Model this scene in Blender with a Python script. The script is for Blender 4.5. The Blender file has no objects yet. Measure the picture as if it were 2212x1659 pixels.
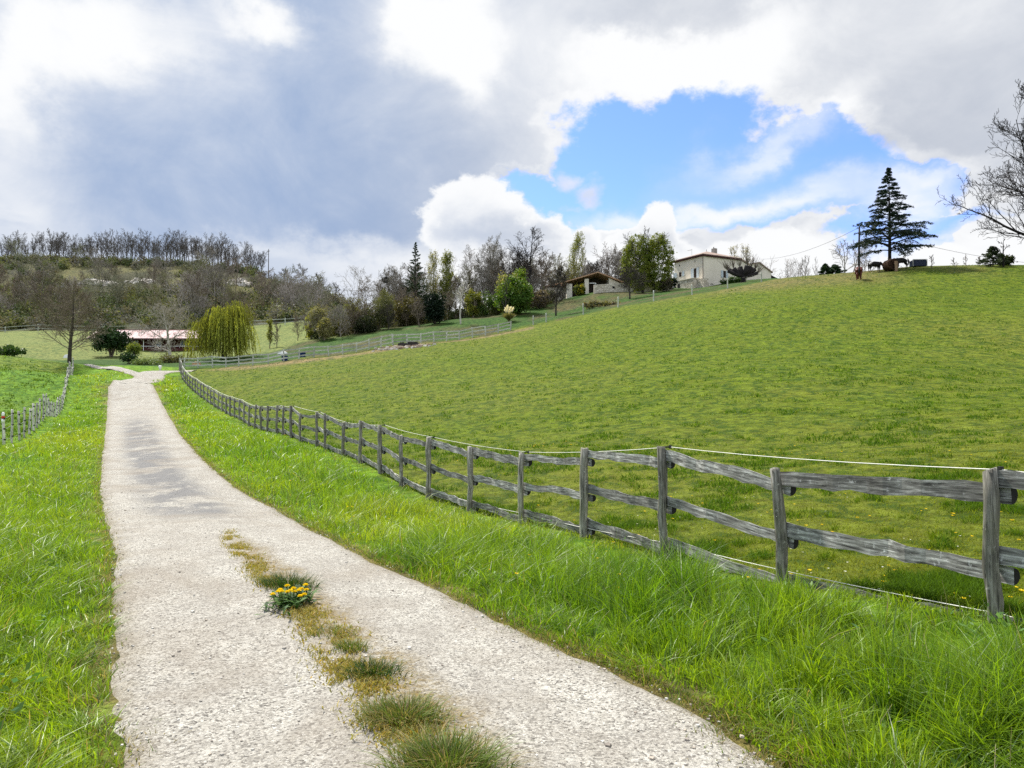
import bpy, math, random
import numpy as np
from mathutils import Vector, Matrix
R = math.radians
scene = bpy.context.scene
COL = scene.collection

# ---------------------------------------------------------------- camera
FPX, CU, CV = 1597.0, 1106.0, 829.5          # focal length and centre, in units of the photo scaled to 2212 wide
PITCH, EYE = R(1.27), 1.6
cam_d = bpy.data.cameras.new("camera"); cam_d.sensor_width = 36.0; cam_d.lens = 36.0 * FPX / 2212.0
cam_d.clip_start = 0.05; cam_d.clip_end = 8000
cam = bpy.data.objects.new("camera", cam_d); COL.objects.link(cam)
cam.location = (0, 0, EYE); cam.rotation_euler = (R(90) + PITCH, 0, 0)
scene.camera = cam

# ---------------------------------------------------------------- exposure
scene.view_settings.view_transform = 'Standard'; scene.view_settings.look = 'None'
scene.view_settings.exposure = 0.75; scene.view_settings.gamma = 1.0
scene.cycles.max_bounces = 6; scene.cycles.diffuse_bounces = 3; scene.cycles.glossy_bounces = 2
scene.cycles.transmission_bounces = 4; scene.cycles.transparent_max_bounces = 6
scene.cycles.use_denoising = False; scene.cycles.sample_clamp_direct = 6.0; scene.cycles.sample_clamp_indirect = 3.0

# ---------------------------------------------------------------- sun
SUN_EL, SUN_AZ = R(52), R(-38)               # high, ahead and to the left, veiled by thin cloud
sd = bpy.data.lights.new("sun", 'SUN'); sd.energy = 4.9; sd.angle = R(6); sd.color = (1.0, 0.95, 0.87)
sun = bpy.data.objects.new("sun", sd); COL.objects.link(sun)
sdir = Vector((math.sin(SUN_AZ) * math.cos(SUN_EL), math.cos(SUN_AZ) * math.cos(SUN_EL), math.sin(SUN_EL)))
sun.rotation_euler = sdir.to_track_quat('Z', 'Y').to_euler(); sun.location = (0, 0, 60)

# ---------------------------------------------------------------- node helper
class NT:
    def __init__(s, tree): s.t = tree; s.n = tree.nodes; s.l = tree.links
    def new(s, typ, **kw):
        n = s.n.new(typ)
        for k, v in kw.items(): setattr(n, k, v)
        return n
    def put(s, sock, v):
        if v is None: return
        if isinstance(v, bpy.types.NodeSocket): s.l.new(v, sock)
        else: sock.default_value = v
    def m(s, op, a, b=None, c=None, clamp=False):
        n = s.new('ShaderNodeMath', operation=op, use_clamp=clamp)
        for i, v in enumerate((a, b, c)): s.put(n.inputs[i], v)
        return n.outputs[0]
    def ramp(s, f, stops, interp='LINEAR'):
        n = s.new('ShaderNodeValToRGB'); n.color_ramp.interpolation = interp
        e = n.color_ramp.elements
        while len(e) < len(stops): e.new(0.5)
        for x, (p, c) in zip(e, stops):
            x.position = p; x.color = (*c, 1) if hasattr(c, '__len__') else (c, c, c, 1)
        s.put(n.inputs[0], f); return n.outputs[0]
    def mix(s, f, a, b, mode='MIX'):
        n = s.new('ShaderNodeMix', data_type='RGBA', blend_type=mode)
        s.put(n.inputs[0], f)
        for i, v in ((6, a), (7, b)):
            s.put(n.inputs[i], (*v, 1) if isinstance(v, tuple) and len(v) == 3 else v)
        return n.outputs[2]
    def noise(s, vec, scale, detail=4, rough=.55, dist=0.0, col=False):
        n = s.new('ShaderNodeTexNoise'); s.put(n.inputs['Vector'], vec)
        n.inputs['Scale'].default_value = scale; n.inputs['Detail'].default_value = detail
        n.inputs['Roughness'].default_value = rough; n.inputs['Distortion'].default_value = dist
        return n.outputs['Color' if col else 'Fac']
    def vmul(s, vec, k):
        n = s.new('ShaderNodeVectorMath', operation='MULTIPLY'); s.put(n.inputs[0], vec); n.inputs[1].default_value = k
        return n.outputs[0]
    def smooth(s, x, a, b):
        n = s.new('ShaderNodeMapRange', interpolation_type='SMOOTHSTEP'); s.put(n.inputs[0], x)
        n.inputs[1].default_value = a; n.inputs[2].default_value = b
        return n.outputs[0]

def srgb(r, g, b):
    f = lambda c: (c / 255 / 12.92) if c / 255 <= .04045 else ((c / 255 + .055) / 1.055) ** 2.4
    return (f(r), f(g), f(b))

# ---------------------------------------------------------------- world: clear-sky model, with cloud layers placed by compass bearing and height
world = bpy.data.worlds.new("World"); scene.world = world; world.use_nodes = True
w = NT(world.node_tree); w.n.clear()
out = w.new('ShaderNodeOutputWorld'); bg = w.new('ShaderNodeBackground'); w.l.new(bg.outputs[0], out.inputs[0])
SKY = 0.15; bg.inputs['Strength'].default_value = SKY
sky = w.new('ShaderNodeTexSky', sky_type='NISHITA'); sky.sun_disc = False
sky.sun_elevation = SUN_EL; sky.sun_rotation = SUN_AZ; sky.air_density = 1.0; sky.dust_density = 0.3; sky.ozone_density = 3.0
tc = w.new('ShaderNodeTexCoord'); D = tc.outputs['Generated']
sep = w.new('ShaderNodeSeparateXYZ'); w.l.new(D, sep.inputs[0])
az0 = w.m('ARCTAN2', sep.outputs[0], sep.outputs[1]); el0 = w.m('ARCSINE', sep.outputs[2])
Dn = w.vmul(D, (1, 1, 1.35))
warp = w.noise(Dn, 7.0, 7, .6, 0, True)
ws = w.new('ShaderNodeSeparateColor'); w.l.new(warp, ws.inputs[0])
fine = w.noise(Dn, 13.0, 9, .62)
billow = w.noise(Dn, 5.0, 10, .6, .6)
lowf = w.noise(Dn, 2.6, 6, .55)
streak = w.noise(w.vmul(D, (1, 1, 5)), 5.0, 6, .55, .4)
def warped(k):
    return (w.m('MULTIPLY_ADD', w.m('SUBTRACT', ws.outputs[0], .5), k, az0),
            w.m('MULTIPLY_ADD', w.m('SUBTRACT', ws.outputs[1], .5), k, el0))
azA, elA = warped(.16); azB, elB = warped(.05)
def q(u, v, ru, rv, rot=0, co='A'):
    """squared normalised distance from a cloud centre"""
    x = (u - CU) / FPX; z = (865 - v) / FPX
    a0 = math.atan(x); e0 = math.atan(z / math.hypot(1, x))
    ka = 1 / (1 + x * x); ke = math.sqrt(ka)
    az, el = (azA, elA) if co == 'A' else (azB, elB)
    da = w.m('SUBTRACT', az, a0); de = w.m('SUBTRACT', el, e0)
    ra, re = ru / FPX * ka, rv / FPX * ke
    if rot:
        c, s_ = math.cos(R(rot)), math.sin(R(rot))
        p = w.m('ADD', w.m('MULTIPLY', da, c / ra), w.m('MULTIPLY', de, s_ / ra))
        r_ = w.m('ADD', w.m('MULTIPLY', da, -s_ / re), w.m('MULTIPLY', de, c / re))
    else:
        p = w.m('MULTIPLY', da, 1 / ra); r_ = w.m('MULTIPLY', de, 1 / re)
    return w.m('ADD', w.m('MULTIPLY', p, p), w.m('MULTIPLY', r_, r_))
def g(*a, **k): return w.m('EXPONENT', w.m('MULTIPLY', q(*a, **k), -1.0))
def total(items):
    s_ = None
    for wt, sock in items:
        t = w.m('MULTIPLY', sock, wt); s_ = t if s_ is None else w.m('ADD', s_, t)
    return s_
def biggest(socks):
    s_ = None
    for t in socks: s_ = t if s_ is None else w.m('MAXIMUM', s_, t)
    return s_
# the blue gap
hole = biggest([w.m('SUBTRACT', 1.0, q(*a)) for a in (
    (1440, 330, 215, 125, 18), (1330, 345, 120, 140, 20), (1690, 345, 290, 110, -8), (1190, 420, 110, 70, 10), (1950, 395, 170, 70, -12),
    (1300, 440, 240, 75, 0), (1620, 420, 420, 80, 0), (1960, 500, 200, 40, 0))])
holeN = w.m('ADD', hole, w.m('MULTIPLY', w.m('SUBTRACT', fine, .5), 1.5))
blue = w.smooth(holeN, -.10, .38)
# low white heaps that stand in front of the gap
heap = biggest([w.m('SUBTRACT', 1.0, q(*a, co='B')) for a in (
    (1040, 500, 150, 118), (1150, 540, 120, 90), (1700, 640, 160, 150), (1580, 610, 90, 85), (1430, 510, 52, 84), (1390, 560, 120, 70), (1260, 560, 55, 80),
    (1990, 640, 190, 118))])
puff = w.m('MULTIPLY', w.smooth(w.m('ADD', biggest([g(1225, 385, 34, 26, co='B'), g(1260, 420, 38, 34, co='B'), w.m('MULTIPLY', g(1225, 450, 60, 20, co='B'), .7)]), w.m('MULTIPLY', w.m('SUBTRACT', fine, .5), 2.4)), .35, 1.1), .85)
heapN = w.m('ADD', w.m('MULTIPLY', heap, .8), w.m('MULTIPLY', w.m('SUBTRACT', fine, .5), 1.7))
heapM = w.smooth(heapN, -.02, .26)
lowband = w.smooth(w.m('ADD', elA, w.m('MULTIPLY', w.m('SUBTRACT', streak, .5), .05)), .215, .165)
wisps = w.m('MULTIPLY', total([(.75, g(1660, 285, 190, 34, 20)), (.95, g(1600, 455, 270, 34, 4)), (.8, g(1960, 455, 150, 34, 4)),
                               (.35, g(1800, 380, 250, 30, 0)), (.55, g(2010, 385, 120, 30, 8)), (.5, g(1330, 500, 120, 45))]), w.m('ADD', .45, streak))
cloud = w.m('SUBTRACT', 1.0, blue)
cloud = biggest([cloud, w.m('MULTIPLY', wisps, .95), heapM, lowband, puff])
cloud = w.m('MINIMUM', cloud, 1.0)
# light in the clouds: 0 grey base, 1 sunlit white
lum = total([(.65, g(20, 150, 75, 150)), (.45, g(230, 40, 130, 70)), (.35, g(120, 60, 150, 90)), (.7, g(560, 50, 75, 38)), (.35, g(400, 90, 160, 60)), (.8, g(985, 60, 95, 65)), (.5, g(1050, 150, 45, 70)), (.5, g(870, 60, 45, 45)),
             (.15, g(1200, 60, 120, 90)), (.12, g(40, 420, 120, 160)), (.2, g(60, 520, 200, 60)), (.45, g(700, 580, 240, 40)), (.25, g(450, 520, 60, 25)),
             (.95, g(1480, 115, 190, 48)), (.6, g(1360, 105, 70, 32)), (.55, g(1580, 180, 110, 50)), (.3, g(1830, 255, 50, 40, 30)), (.3, g(1940, 310, 90, 22)),
             (.3, g(1270, 220, 60, 110)), (.2, g(1700, 70, 160, 50)), (.2, g(2120, 20, 120, 60)), (.15, g(1150, 260, 120, 160))])
dark = total([(.13, g(760, 400, 330, 130)), (.05, g(480, 330, 330, 150)), (.12, g(980, 350, 170, 60)), (.18, g(780, 510, 190, 50)), (.12, g(700, 40, 70, 60)),
              (.12, g(1750, 270, 260, 50)), (.12, g(2000, 260, 150, 50)), (.14, g(2130, 330, 110, 90)), (.12, g(1450, 10, 250, 30)), (.1, g(1180, 150, 120, 60))])
lum = w.m('ADD', w.m('SUBTRACT', w.m('ADD', lum, .42), dark), w.m('MULTIPLY', wisps, .9))
lum = w.m('ADD', lum, w.m('MULTIPLY', w.m('SUBTRACT', billow, .5), .8))
lum = w.m('ADD', lum, w.m('MULTIPLY', w.m('SUBTRACT', lowf, .5), .3))
lum = w.m('ADD', lum, w.m('MULTIPLY', w.m('SUBTRACT', w.noise(Dn, 9.0, 5, .6, .8), .5), .35))
rim = w.m('MULTIPLY', w.m('SUBTRACT', 1.0, w.m('ABSOLUTE', w.m('MULTIPLY', w.m('SUBTRACT', holeN, -.25), 3.0)), clamp=True), .13)
lum = w.m('ADD', lum, rim)
inner = w.m('MULTIPLY', w.smooth(heapN, .12, .62), total([(.62, g(1050, 530, 190, 75)), (.5, g(1450, 530, 90, 50)), (.25, g(1250, 570, 120, 50)), (.12, g(1700, 610, 200, 40))]))
heapL = w.m('SUBTRACT', w.m('ADD', 1.0, w.m('MULTIPLY', w.m('SUBTRACT', billow, .5), .5)), w.m('MULTIPLY', inner, w.m('ADD', .55, billow)))
lum = w.m('ADD', w.m('MULTIPLY', lum, w.m('SUBTRACT', 1.0, heapM)), w.m('MULTIPLY', heapL, heapM))
lum = w.m('ADD', w.m('MULTIPLY', lum, w.m('SUBTRACT', 1.0, w.m('MULTIPLY', lowband, .8))), w.m('MULTIPLY', w.m('MULTIPLY', lowband, .8), w.m('ADD', w.m('MULTIPLY_ADD', w.smooth(az0, -.32, .02), .62, .12), w.m('MULTIPLY', streak, .75))))
tint = w.smooth(az0, -.35, .25)              # rain-blue towards the west, lilac grey to the east
grey = w.mix(tint, srgb(158, 181, 217), srgb(196, 203, 216))
cc = w.mix(w.smooth(lum, .0, 1.1), grey, (1.02, 1.03, 1.04))
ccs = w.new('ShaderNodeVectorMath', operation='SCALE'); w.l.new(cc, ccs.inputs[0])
w.l.new(w.m('MULTIPLY', w.m('MULTIPLY_ADD', w.smooth(sep.outputs[1], -.05, -.6), .75, 1.0), 0.97 / SKY / 2**0.75), ccs.inputs['Scale'])   # unseen clouds behind the camera brightened, added fill for camera-facing facades
skyc = w.mix(1.0, sky.outputs[0], (.58, .66, .95), 'MULTIPLY')
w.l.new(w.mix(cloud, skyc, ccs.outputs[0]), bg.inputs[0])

# ---------------------------------------------------------------- mesh helpers
def tag(o, label=None, cat=None, group=None, kind=None):
    for k, v in (('label', label), ('category', cat), ('group', group), ('kind', kind)):
        if v: o[k] = v
    return o
def thing(name, label, cat, loc, rotz=0, group=None):
    o = bpy.data.objects.new(name, None); COL.objects.link(o)
    o.location = loc; o.rotation_euler = (0, 0, rotz); o.empty_display_size = .2
    return tag(o, label, cat, group)

class Geo:
    """collects tubes, boxes and cards and links them as one mesh"""
    def __init__(s): s.v = []; s.f = []; s.c = []; s.chunks = []; s.col = (1, 1, 1)
    def add(s, vs, fs, col=None):
        b = len(s.v); s.v.extend(vs); s.f.extend([tuple(i + b for i in f) for f in fs]); s.c.extend([col or s.col] * len(vs))
    def arr(s, v, f, c): s.chunks.append((np.asarray(v, float), np.asarray(f, int), np.asarray(c, float)))
    def box(s, lo, hi, M=None, col=None):
        x0, y0, z0 = lo; x1, y1, z1 = hi
        vs = [(x0,y0,z0),(x1,y0,z0),(x1,y1,z0),(x0,y1,z0),(x0,y0,z1),(x1,y0,z1),(x1,y1,z1),(x0,y1,z1)]
        if M is not None: vs = [tuple(M @ Vector(p)) for p in vs]
        s.add(vs, [(0,3,2,1),(4,5,6,7),(0,1,5,4),(1,2,6,5),(2,3,7,6),(3,0,4,7)], col)
    def prism(s, poly, e, col=None):
        """polygon (3-D points) pushed along the vector e"""
        n = len(poly); e = Vector(e); a = [tuple(p) for p in poly]; b = [tuple(Vector(p) + e) for p in poly]
        s.add(a + b, [tuple(range(n)), tuple(range(2*n-1, n-1, -1))] + [(i, i+n, (i+1) % n + n, (i+1) % n) for i in range(n)], col)
    def tube(s, pts, rad, n=5, cap=True, col=None):
        pts = [Vector(p) for p in pts]; k = len(pts); vs = []; fs = []
        t = (pts[1] - pts[0]).normalized(); u = t.orthogonal().normalized()
        for i, p in enumerate(pts):
            if 0 < i < k - 1: t = (pts[i+1] - pts[i-1])
            elif i == k - 1: t = pts[i] - pts[i-1]
            if t.length < 1e-9: t = Vector((0, 0, 1))
            t.normalize(); u = (u - t * u.dot(t))
            if u.length < 1e-6: u = t.orthogonal()
            u.normalize(); w_ = t.cross(u); r = rad[i]
            for j in range(n):
                a = 2 * math.pi * j / n
                q_ = p + u * (r * math.cos(a)) + w_ * (r * math.sin(a)); vs.append((q_.x, q_.y, q_.z))
        for i in range(k - 1):
            for j in range(n):
                a = i * n + j; b = i * n + (j + 1) % n
                fs.append((a, b, b + n, a + n))
        if cap and n > 3: fs += [tuple(range(n - 1, -1, -1)), tuple(range((k-1)*n, k*n))]
        s.add(vs, fs, col)
    def mesh(s, name, smooth=False):
        V = [np.array(s.v, float).reshape(-1, 3)]; C = [np.array(s.c, float).reshape(-1, 3)]
        L = [np.fromiter((i for f in s.f for i in f), int)]; S = [np.fromiter((len(f) for f in s.f), int)]
        off = len(s.v)
        for v, f, c in s.chunks:
            V.append(v); C.append(c); L.append((f + off).ravel()); S.append(np.full(len(f), f.shape[1])); off += len(v)
        V = np.concatenate(V); C = np.concatenate(C); L = np.concatenate(L); S = np.concatenate(S)
        me = bpy.data.meshes.new(name)
        me.vertices.add(len(V)); me.vertices.foreach_set('co', V.ravel().astype(np.float32))
        me.loops.add(len(L)); me.loops.foreach_set('vertex_index', L.astype(np.int32))
        me.polygons.add(len(S)); st = np.concatenate([[0], np.cumsum(S)[:-1]])
        me.polygons.foreach_set('loop_start', st.astype(np.int32))
        me.polygons.foreach_set('use_smooth', np.full(len(S), smooth))
        at = me.attributes.new('tone', 'FLOAT_COLOR', 'POINT')
        at.data.foreach_set('color', np.c_[C, np.ones(len(C))].ravel().astype(np.float32))
        me.update(calc_edges=True)
        return me
    def build(s, name, mat, parent=None, smooth=False, loc=None):
        o = bpy.data.objects.new(name, s.mesh(name, smooth)); o.data.materials.append(mat); COL.objects.link(o)
        if parent is not None: o.parent = parent
        if loc is not None: o.location = loc
        return o

# ---------------------------------------------------------------- value noise for scattering
def vnoise(x, y, seed=0):
    xi = np.floor(x).astype(np.int64); yi = np.floor(y).astype(np.int64); fx = x - xi; fy = y - yi
    fx = fx * fx * (3 - 2 * fx); fy = fy * fy * (3 - 2 * fy)
    def h(a, b):
        n = (a * 374761393 + b * 668265263 + seed * 974711) & 0x7fffffff
        n = ((n ^ (n >> 13)) * 1274126177) & 0x7fffffff
        return ((n ^ (n >> 16)) & 0xffff) / 65535.0
    return (h(xi, yi) * (1-fx) + h(xi+1, yi) * fx) * (1-fy) + (h(xi, yi+1) * (1-fx) + h(xi+1, yi+1) * fx) * fy
def fbm(x, y, seed=0, o=4):
    s_, a = 0, .5
    for i in range(o): s_ = s_ + a * vnoise(x * 2**i, y * 2**i, seed + i); a *= .5
    return s_ / (1 - .5**o)

# ---------------------------------------------------------------- materials
def new_mat(name):
    m = bpy.data.materials.new(name); m.use_nodes = True; n = NT(m.node_tree)
    return m, n, m.node_tree.nodes['Principled BSDF']
def bump(n, bs, h, strength, dist=.02):
    b = n.new('ShaderNodeBump'); n.put(b.inputs['Height'], h); b.inputs['Strength'].default_value = strength; b.inputs['Distance'].default_value = dist
    n.l.new(b.outputs[0], bs.inputs['Normal'])
def mat_mottled(name, c1, c2, scale=4, rough=.85, det=5, bumps=.3, stretch=(1, 1, 1), lo=.3, hi=.7):
    m, n, bs = new_mat(name); tcn = n.new('ShaderNodeTexCoord')
    v = n.vmul(tcn.outputs['Object'], stretch); f = n.noise(v, scale, det, .6)
    n.put(bs.inputs['Base Color'], n.ramp(f, [(lo, c1), (hi, c2)])); bs.inputs['Roughness'].default_value = rough
    bs.inputs['Specular IOR Level'].default_value = .25
    if bumps: bump(n, bs, f, bumps)
    return m
def mat_wood(name, dark, mid, pale, axis, green=None):
    """weathered timber, grain along the object's axis"""
    m, n, bs = new_mat(name); tcn = n.new('ShaderNodeTexCoord'); k = [26, 26, 26]; k[axis] = 1.6
    oi = n.new('ShaderNodeObjectInfo'); ofs = n.new('ShaderNodeVectorMath', operation='ADD'); n.l.new(tcn.outputs['Object'], ofs.inputs[0])
    sc = n.new('ShaderNodeVectorMath', operation='SCALE'); sc.inputs[0].default_value = (7, 3, 5); n.l.new(oi.outputs['Random'], sc.inputs['Scale']); n.l.new(sc.outputs[0], ofs.inputs[1])
    P_ = ofs.outputs[0]
    grain = n.noise(n.vmul(P_, tuple(k)), 1.6, 6, .65, .3); crack = n.noise(n.vmul(P_, tuple(x * 1.6 if i != axis else .9 for i, x in enumerate(k))), 1.5, 4, .7, .5)
    blot = n.noise(P_, 5, 5, .6); lich = n.noise(P_, 17, 6, .7)
    c = n.ramp(grain, [(.34, dark), (.5, mid), (.66, pale)])
    c = n.mix(n.ramp(blot, [(.42, 0.0), (.72, .75)]), c, tuple(x * .45 for x in mid))
    c = n.mix(n.ramp(lich, [(.60, 0.0), (.72, .8)]), c, tuple(min(.75, x * 1.7) for x in pale))
    if green: c = n.mix(n.ramp(n.noise(P_, 3, 4, .6), [(.5, 0.0), (.7, .5)]), c, green)
    c = n.mix(n.ramp(crack, [(.35, 1.0), (.41, 0.0)]), c, (.012, .011, .010))
    c = n.mix(1.0, c, n.ramp(oi.outputs['Random'], [(0, .72), (1, 1.2)]), 'MULTIPLY')
    n.put(bs.inputs['Base Color'], c); bs.inputs['Roughness'].default_value = .85; bs.inputs['Specular IOR Level'].default_value = .3
    bump(n, bs, n.m('ADD', grain, n.m('MULTIPLY', crack, .8)), .45, .005)
    return m
def mat_leaf(name, trans=.35, rough=.55, gain=1.0, spec=.25):
    """leaves, needles and grass: own colour per leaf from the mesh, some light passing through"""
    m, n, bs = new_mat(name); a = n.new('ShaderNodeAttribute', attribute_name='tone')
    c = a.outputs['Color']
    if gain != 1: c = n.mix(1.0, c, (gain, gain, gain), 'MULTIPLY')
    n.put(bs.inputs['Base Color'], c); bs.inputs['Roughness'].default_value = rough; bs.inputs['Specular IOR Level'].default_value = spec
    tr = n.new('ShaderNodeBsdfTranslucent'); n.l.new(n.mix(1.0, c, (1.3, 1.22, .5), 'MULTIPLY'), tr.inputs[0])
    mx = n.new('ShaderNodeMixShader'); mx.inputs[0].default_value = trans
    n.l.new(bs.outputs[0], mx.inputs[1]); n.l.new(tr.outputs[0], mx.inputs[2]); n.l.new(mx.outputs[0], n.n['Material Output'].inputs[0])
    return m
def mat_plain(name, c, rough=.7, var=.25, scale=9, metal=0):
    return mat_mottled(name, tuple(x * (1 - var) for x in c), tuple(x * (1 + var) for x in c), scale, rough, 4, .12)

# ---------------------------------------------------------------- terrain from surveyed points
def ray(u, v):
    dx, dz = (u - CU) / FPX, -(v - CV) / FPX
    y = math.cos(PITCH) - dz * math.sin(PITCH); z = math.sin(PITCH) + dz * math.cos(PITCH)
    return dx / y, z / y
def PT(u, v, Y):
    rx, rz = ray(u, v); return (rx * Y, Y, EYE + rz * Y)
# road-side fence posts: bearing, foot, distance
FP = [(2150,1340),(1694,1266),(1434,1210),(1262,1160),(1125,1133),(1015,1108),(926,1080),(866,1052),(820,1026),(778,1000),(741,986),(702,974),(683,962),(648,953),(628,946),
      (611,943),(597,938),(577,934),(564,931),(550,927),(537,921),(527,915),(517,910),(507,904),(497,899),(488,894),(479,889),(471,884),(463,879),(455,874),(447,869),(440,864),
      (433,859),(427,854),(421,849),(415,844),(410,839),(405,834),(401,829),(397,824),(393,819),(390,813),(388,807),(387,802)]
FY = [5.14 * (1 + .356 * t) for t in range(len(FP))]
FY = [y if i < 20 else FY[20] + (i - 20) * 1.87 for i, y in enumerate(FY)]
ctrl = [(-3,-8,0),(3,-8,0),(-14,-12,.1),(16,-12,.9),(0,1,0),(-3,3,0),(3,3,.0),(-2,6,-.02),(-4.2,8,-.02),(-8,6,.05),(-22,5,.6),(18,3,.9),(9,3,.35),(12,9,.55),(22,14,1.5),
        (-8,14,-.2),(-11,22,-.3),(-60,-60,0),(60,-60,2),(0,-60,0)]
ctrl += [PT(*FP[i], FY[i]) for i in (0,1,2,3,4,5,6,7,9,11,14,17,20,24,28,32,36,40,43)]
ctrl += [PT(*a) for a in (
    (11,962,29.5),(100,912,49),(135,880,62),(155,822,80),(150,784,92),(0,890,45),(60,800,70),(0,766,84),(-300,790,70),(-300,930,35),
    (100,740,125),(100,715,170),(350,760,128),(300,806,80),(560,757,118),(600,705,170),(410,803,82),(230,795,82),
    (457,796,88),(530,790,88),(554,789,88),(640,776,89),(759,763,92),(848,745,96),(976,736,102),(1103,714,107),
    (650,736,120),(760,735,112),(850,714,118),(1000,695,120),(1100,690,116),(1200,680,120),(1290,630,140),(1400,632,135),(1519,621,140),(1600,607,141),(1450,622,149),(1680,603,146),
    (1180,696,108),(1335,664,105),(1495,637,104),(1572,624,104),(1700,600,102),(1850,590,99),(1950,577,97),(2080,573,94),(2212,572,92),(2400,572,88),
    (700,868,50),(700,808,70),(1000,950,30),(1000,816,60),(1000,762,80),(1300,985,20),(1300,830,45),(1300,720,80),(1700,980,20),(1700,800,40),(1700,655,72),(2000,985,16),(2100,800,38),(2000,625,78),(2212,640,72),(2400,820,36),
    (0,712,180),(200,712,180),(400,708,180),(560,700,178),(680,690,176),(0,567,260),(150,567,262),(300,570,262),(430,576,260),(525,588,255),(620,610,250),(700,642,240),(760,676,225),
    (-300,565,262),(-300,712,180),(200,640,218),(450,640,216))]
ctrl += [(-69,102,7.0),(-200,345,35),(-100,345,35),(-60,330,22),(-30,190,17),(0,180,17),(20,260,14),(60,205,16),(110,165,13),(85,135,17.2),(120,120,17),(150,80,17),(130,30,9),(-150,120,10),(-400,260,45),(-450,100,12),
         (-600,-300,0),(600,-300,6),(600,300,10),(-600,600,10),(300,600,5),(0,600,4),(-1500,1500,0),(1500,1500,0),(0,2400,0),(2400,0,0),(-2400,0,0),(0,-2400,0)]
CT = np.array(ctrl, float)
def _k(d2): return np.sqrt(d2 + 4.0)
_A = _k(((CT[:, None, :2] - CT[None, :, :2])**2).sum(-1)); n_ = len(CT)
_B = np.zeros((n_ + 1, n_ + 1)); _B[:n_, :n_] = _A - np.eye(n_) * .06; _B[n_, :n_] = 1; _B[:n_, n_] = 1
_W = np.linalg.solve(_B, np.r_[CT[:, 2], 0])
def height(x, y):
    x = np.asarray(x, float); y = np.asarray(y, float); sh = x.shape; x = x.ravel(); y = y.ravel(); z = np.empty(len(x))
    for i in range(0, len(x), 20000):
        X = x[i:i+20000, None]; Y = y[i:i+20000, None]
        z[i:i+20000] = _k((X - CT[:, 0])**2 + (Y - CT[:, 1])**2) @ _W[:-1] + _W[-1]
    z += (fbm(x * .45, y * .45, 5, 3) - .5) * .06 * np.clip((np.hypot(x, y) - 5) / 10, 0, 1)
    return z.reshape(sh)
def hz(x, y): return float(height(np.array([x]), np.array([y]))[0])
def hit(u, v, y0=2.5, y1=330):
    """where the sight line through a photo point meets the ground"""
    rx, rz = ray(u, v); Y = np.geomspace(y0, y1, 1500); d = EYE + rz * Y - height(rx * Y, Y); i = int(np.argmax(d < 0))
    if d[i] >= 0: i = len(Y) - 1
    y = Y[i]; return (rx * y, y, hz(rx * y, y))
def on(u, Y):
    """a spot on the ground at a bearing and distance"""
    rx, _ = ray(u, 850); return (rx * Y, Y, hz(rx * Y, Y))
def px_h(v0, v1, Y): return abs(v1 - v0) / FPX * Y

# plan lines
fence_xy = np.array([PT(*FP[i], FY[i])[:2] for i in range(len(FP))])
def fenceR(y): return np.interp(y, np.r_[-12, -3, 1.0, 3.3, fence_xy[:, 1]], np.r_[4.9, 4.7, 4.4, 4.18, fence_xy[:, 0]])
LF = [(11,960,29.5),(27,954,31),(46,947,33),(59,941,35),(71,937,37),(81,931,39),(90,925,41.5),(101,914,45),(108,907,48),(112,903,50),(118,897,53),(124,890,56),(130,884,59),(135,879,62),(139,872,65),(143,863,68),(147,853,71),(150,842,74),(153,830,77),(156,818,80),(158,808,83),(158,800,86)]
left_xy = np.array([PT(*a)[:2] for a in LF])
def fenceL(y): return np.interp(y, np.r_[-12, 6, 20, left_xy[:, 1]], np.r_[-26, -23, -21, left_xy[:, 0]])
RL = [(290,1659),(262,1500),(270,1400),(258,1300),(264,1200),(240,1130),(222,1060),(226,980),(232,920),(235,870),(237,838),(248,822)]
RR = [(1640,1659),(1480,1545),(1300,1450),(1100,1360),(930,1270),(820,1225),(740,1180),(600,1100),(520,1060),(465,1015),(420,970),(385,930),(362,890),(348,866),(336,842),(326,824)]
road_l = np.array([hit(*a)[:2] for a in RL]); road_r = np.array([hit(*a)[:2] for a in RR])
def roadL(y): return np.interp(y, np.r_[-14, 0, road_l[:, 1]], np.r_[.6, -.9, road_l[:, 0]]) - .14
def roadR(y): return np.interp(y, np.r_[-14, 0, road_r[:, 1]], np.r_[3.6, 2.1, road_r[:, 0]]) + .22 * np.exp(-np.abs(y) / 9)
ROAD_END = float(road_l[-1, 1])

# ---------------------------------------------------------------- ground sheet
farF = np.array([PT(*a)[:2] for a in ((391,801,86),(457,796,88),(530,790,88),(554,789,88),(640,776,89),(759,763,92),(848,745,96),(976,736,102),(1103,714,107),(1180,696,108),(1335,664,105),(1495,637,104),(1572,624,104),(1700,600,103),(1850,590,101),(1950,577,98),(2212,572,95),(2500,572,92))])
def farY(x): return np.interp(x, farF[:, 0], farF[:, 1])
def axis_x(n, a, k): t = np.linspace(-1, 1, 2 * n + 1); return np.sign(t) * a * (np.exp(k * np.abs(t)) - 1)
gx = axis_x(165, 6.87, 5.85)
gy = np.r_[-np.geomspace(2400, 1, 28), 10.2 * (np.exp(5.5 * np.linspace(0, 1, 300)) - 1)]
GX, GY = np.meshgrid(gx, gy); GZ = height(GX, GY)
NOI = fbm(GX * .25 + 40, GY * .25 + 90, 3, 4); NO2 = fbm(GX * .06 + 4, GY * .06 + 9, 8, 4); NO3 = fbm(GX * 1.1, GY * 1.1, 21, 4)
def lerp(a, b, t): return a + (b - a) * np.clip(t, 0, 1)[..., None]
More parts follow.
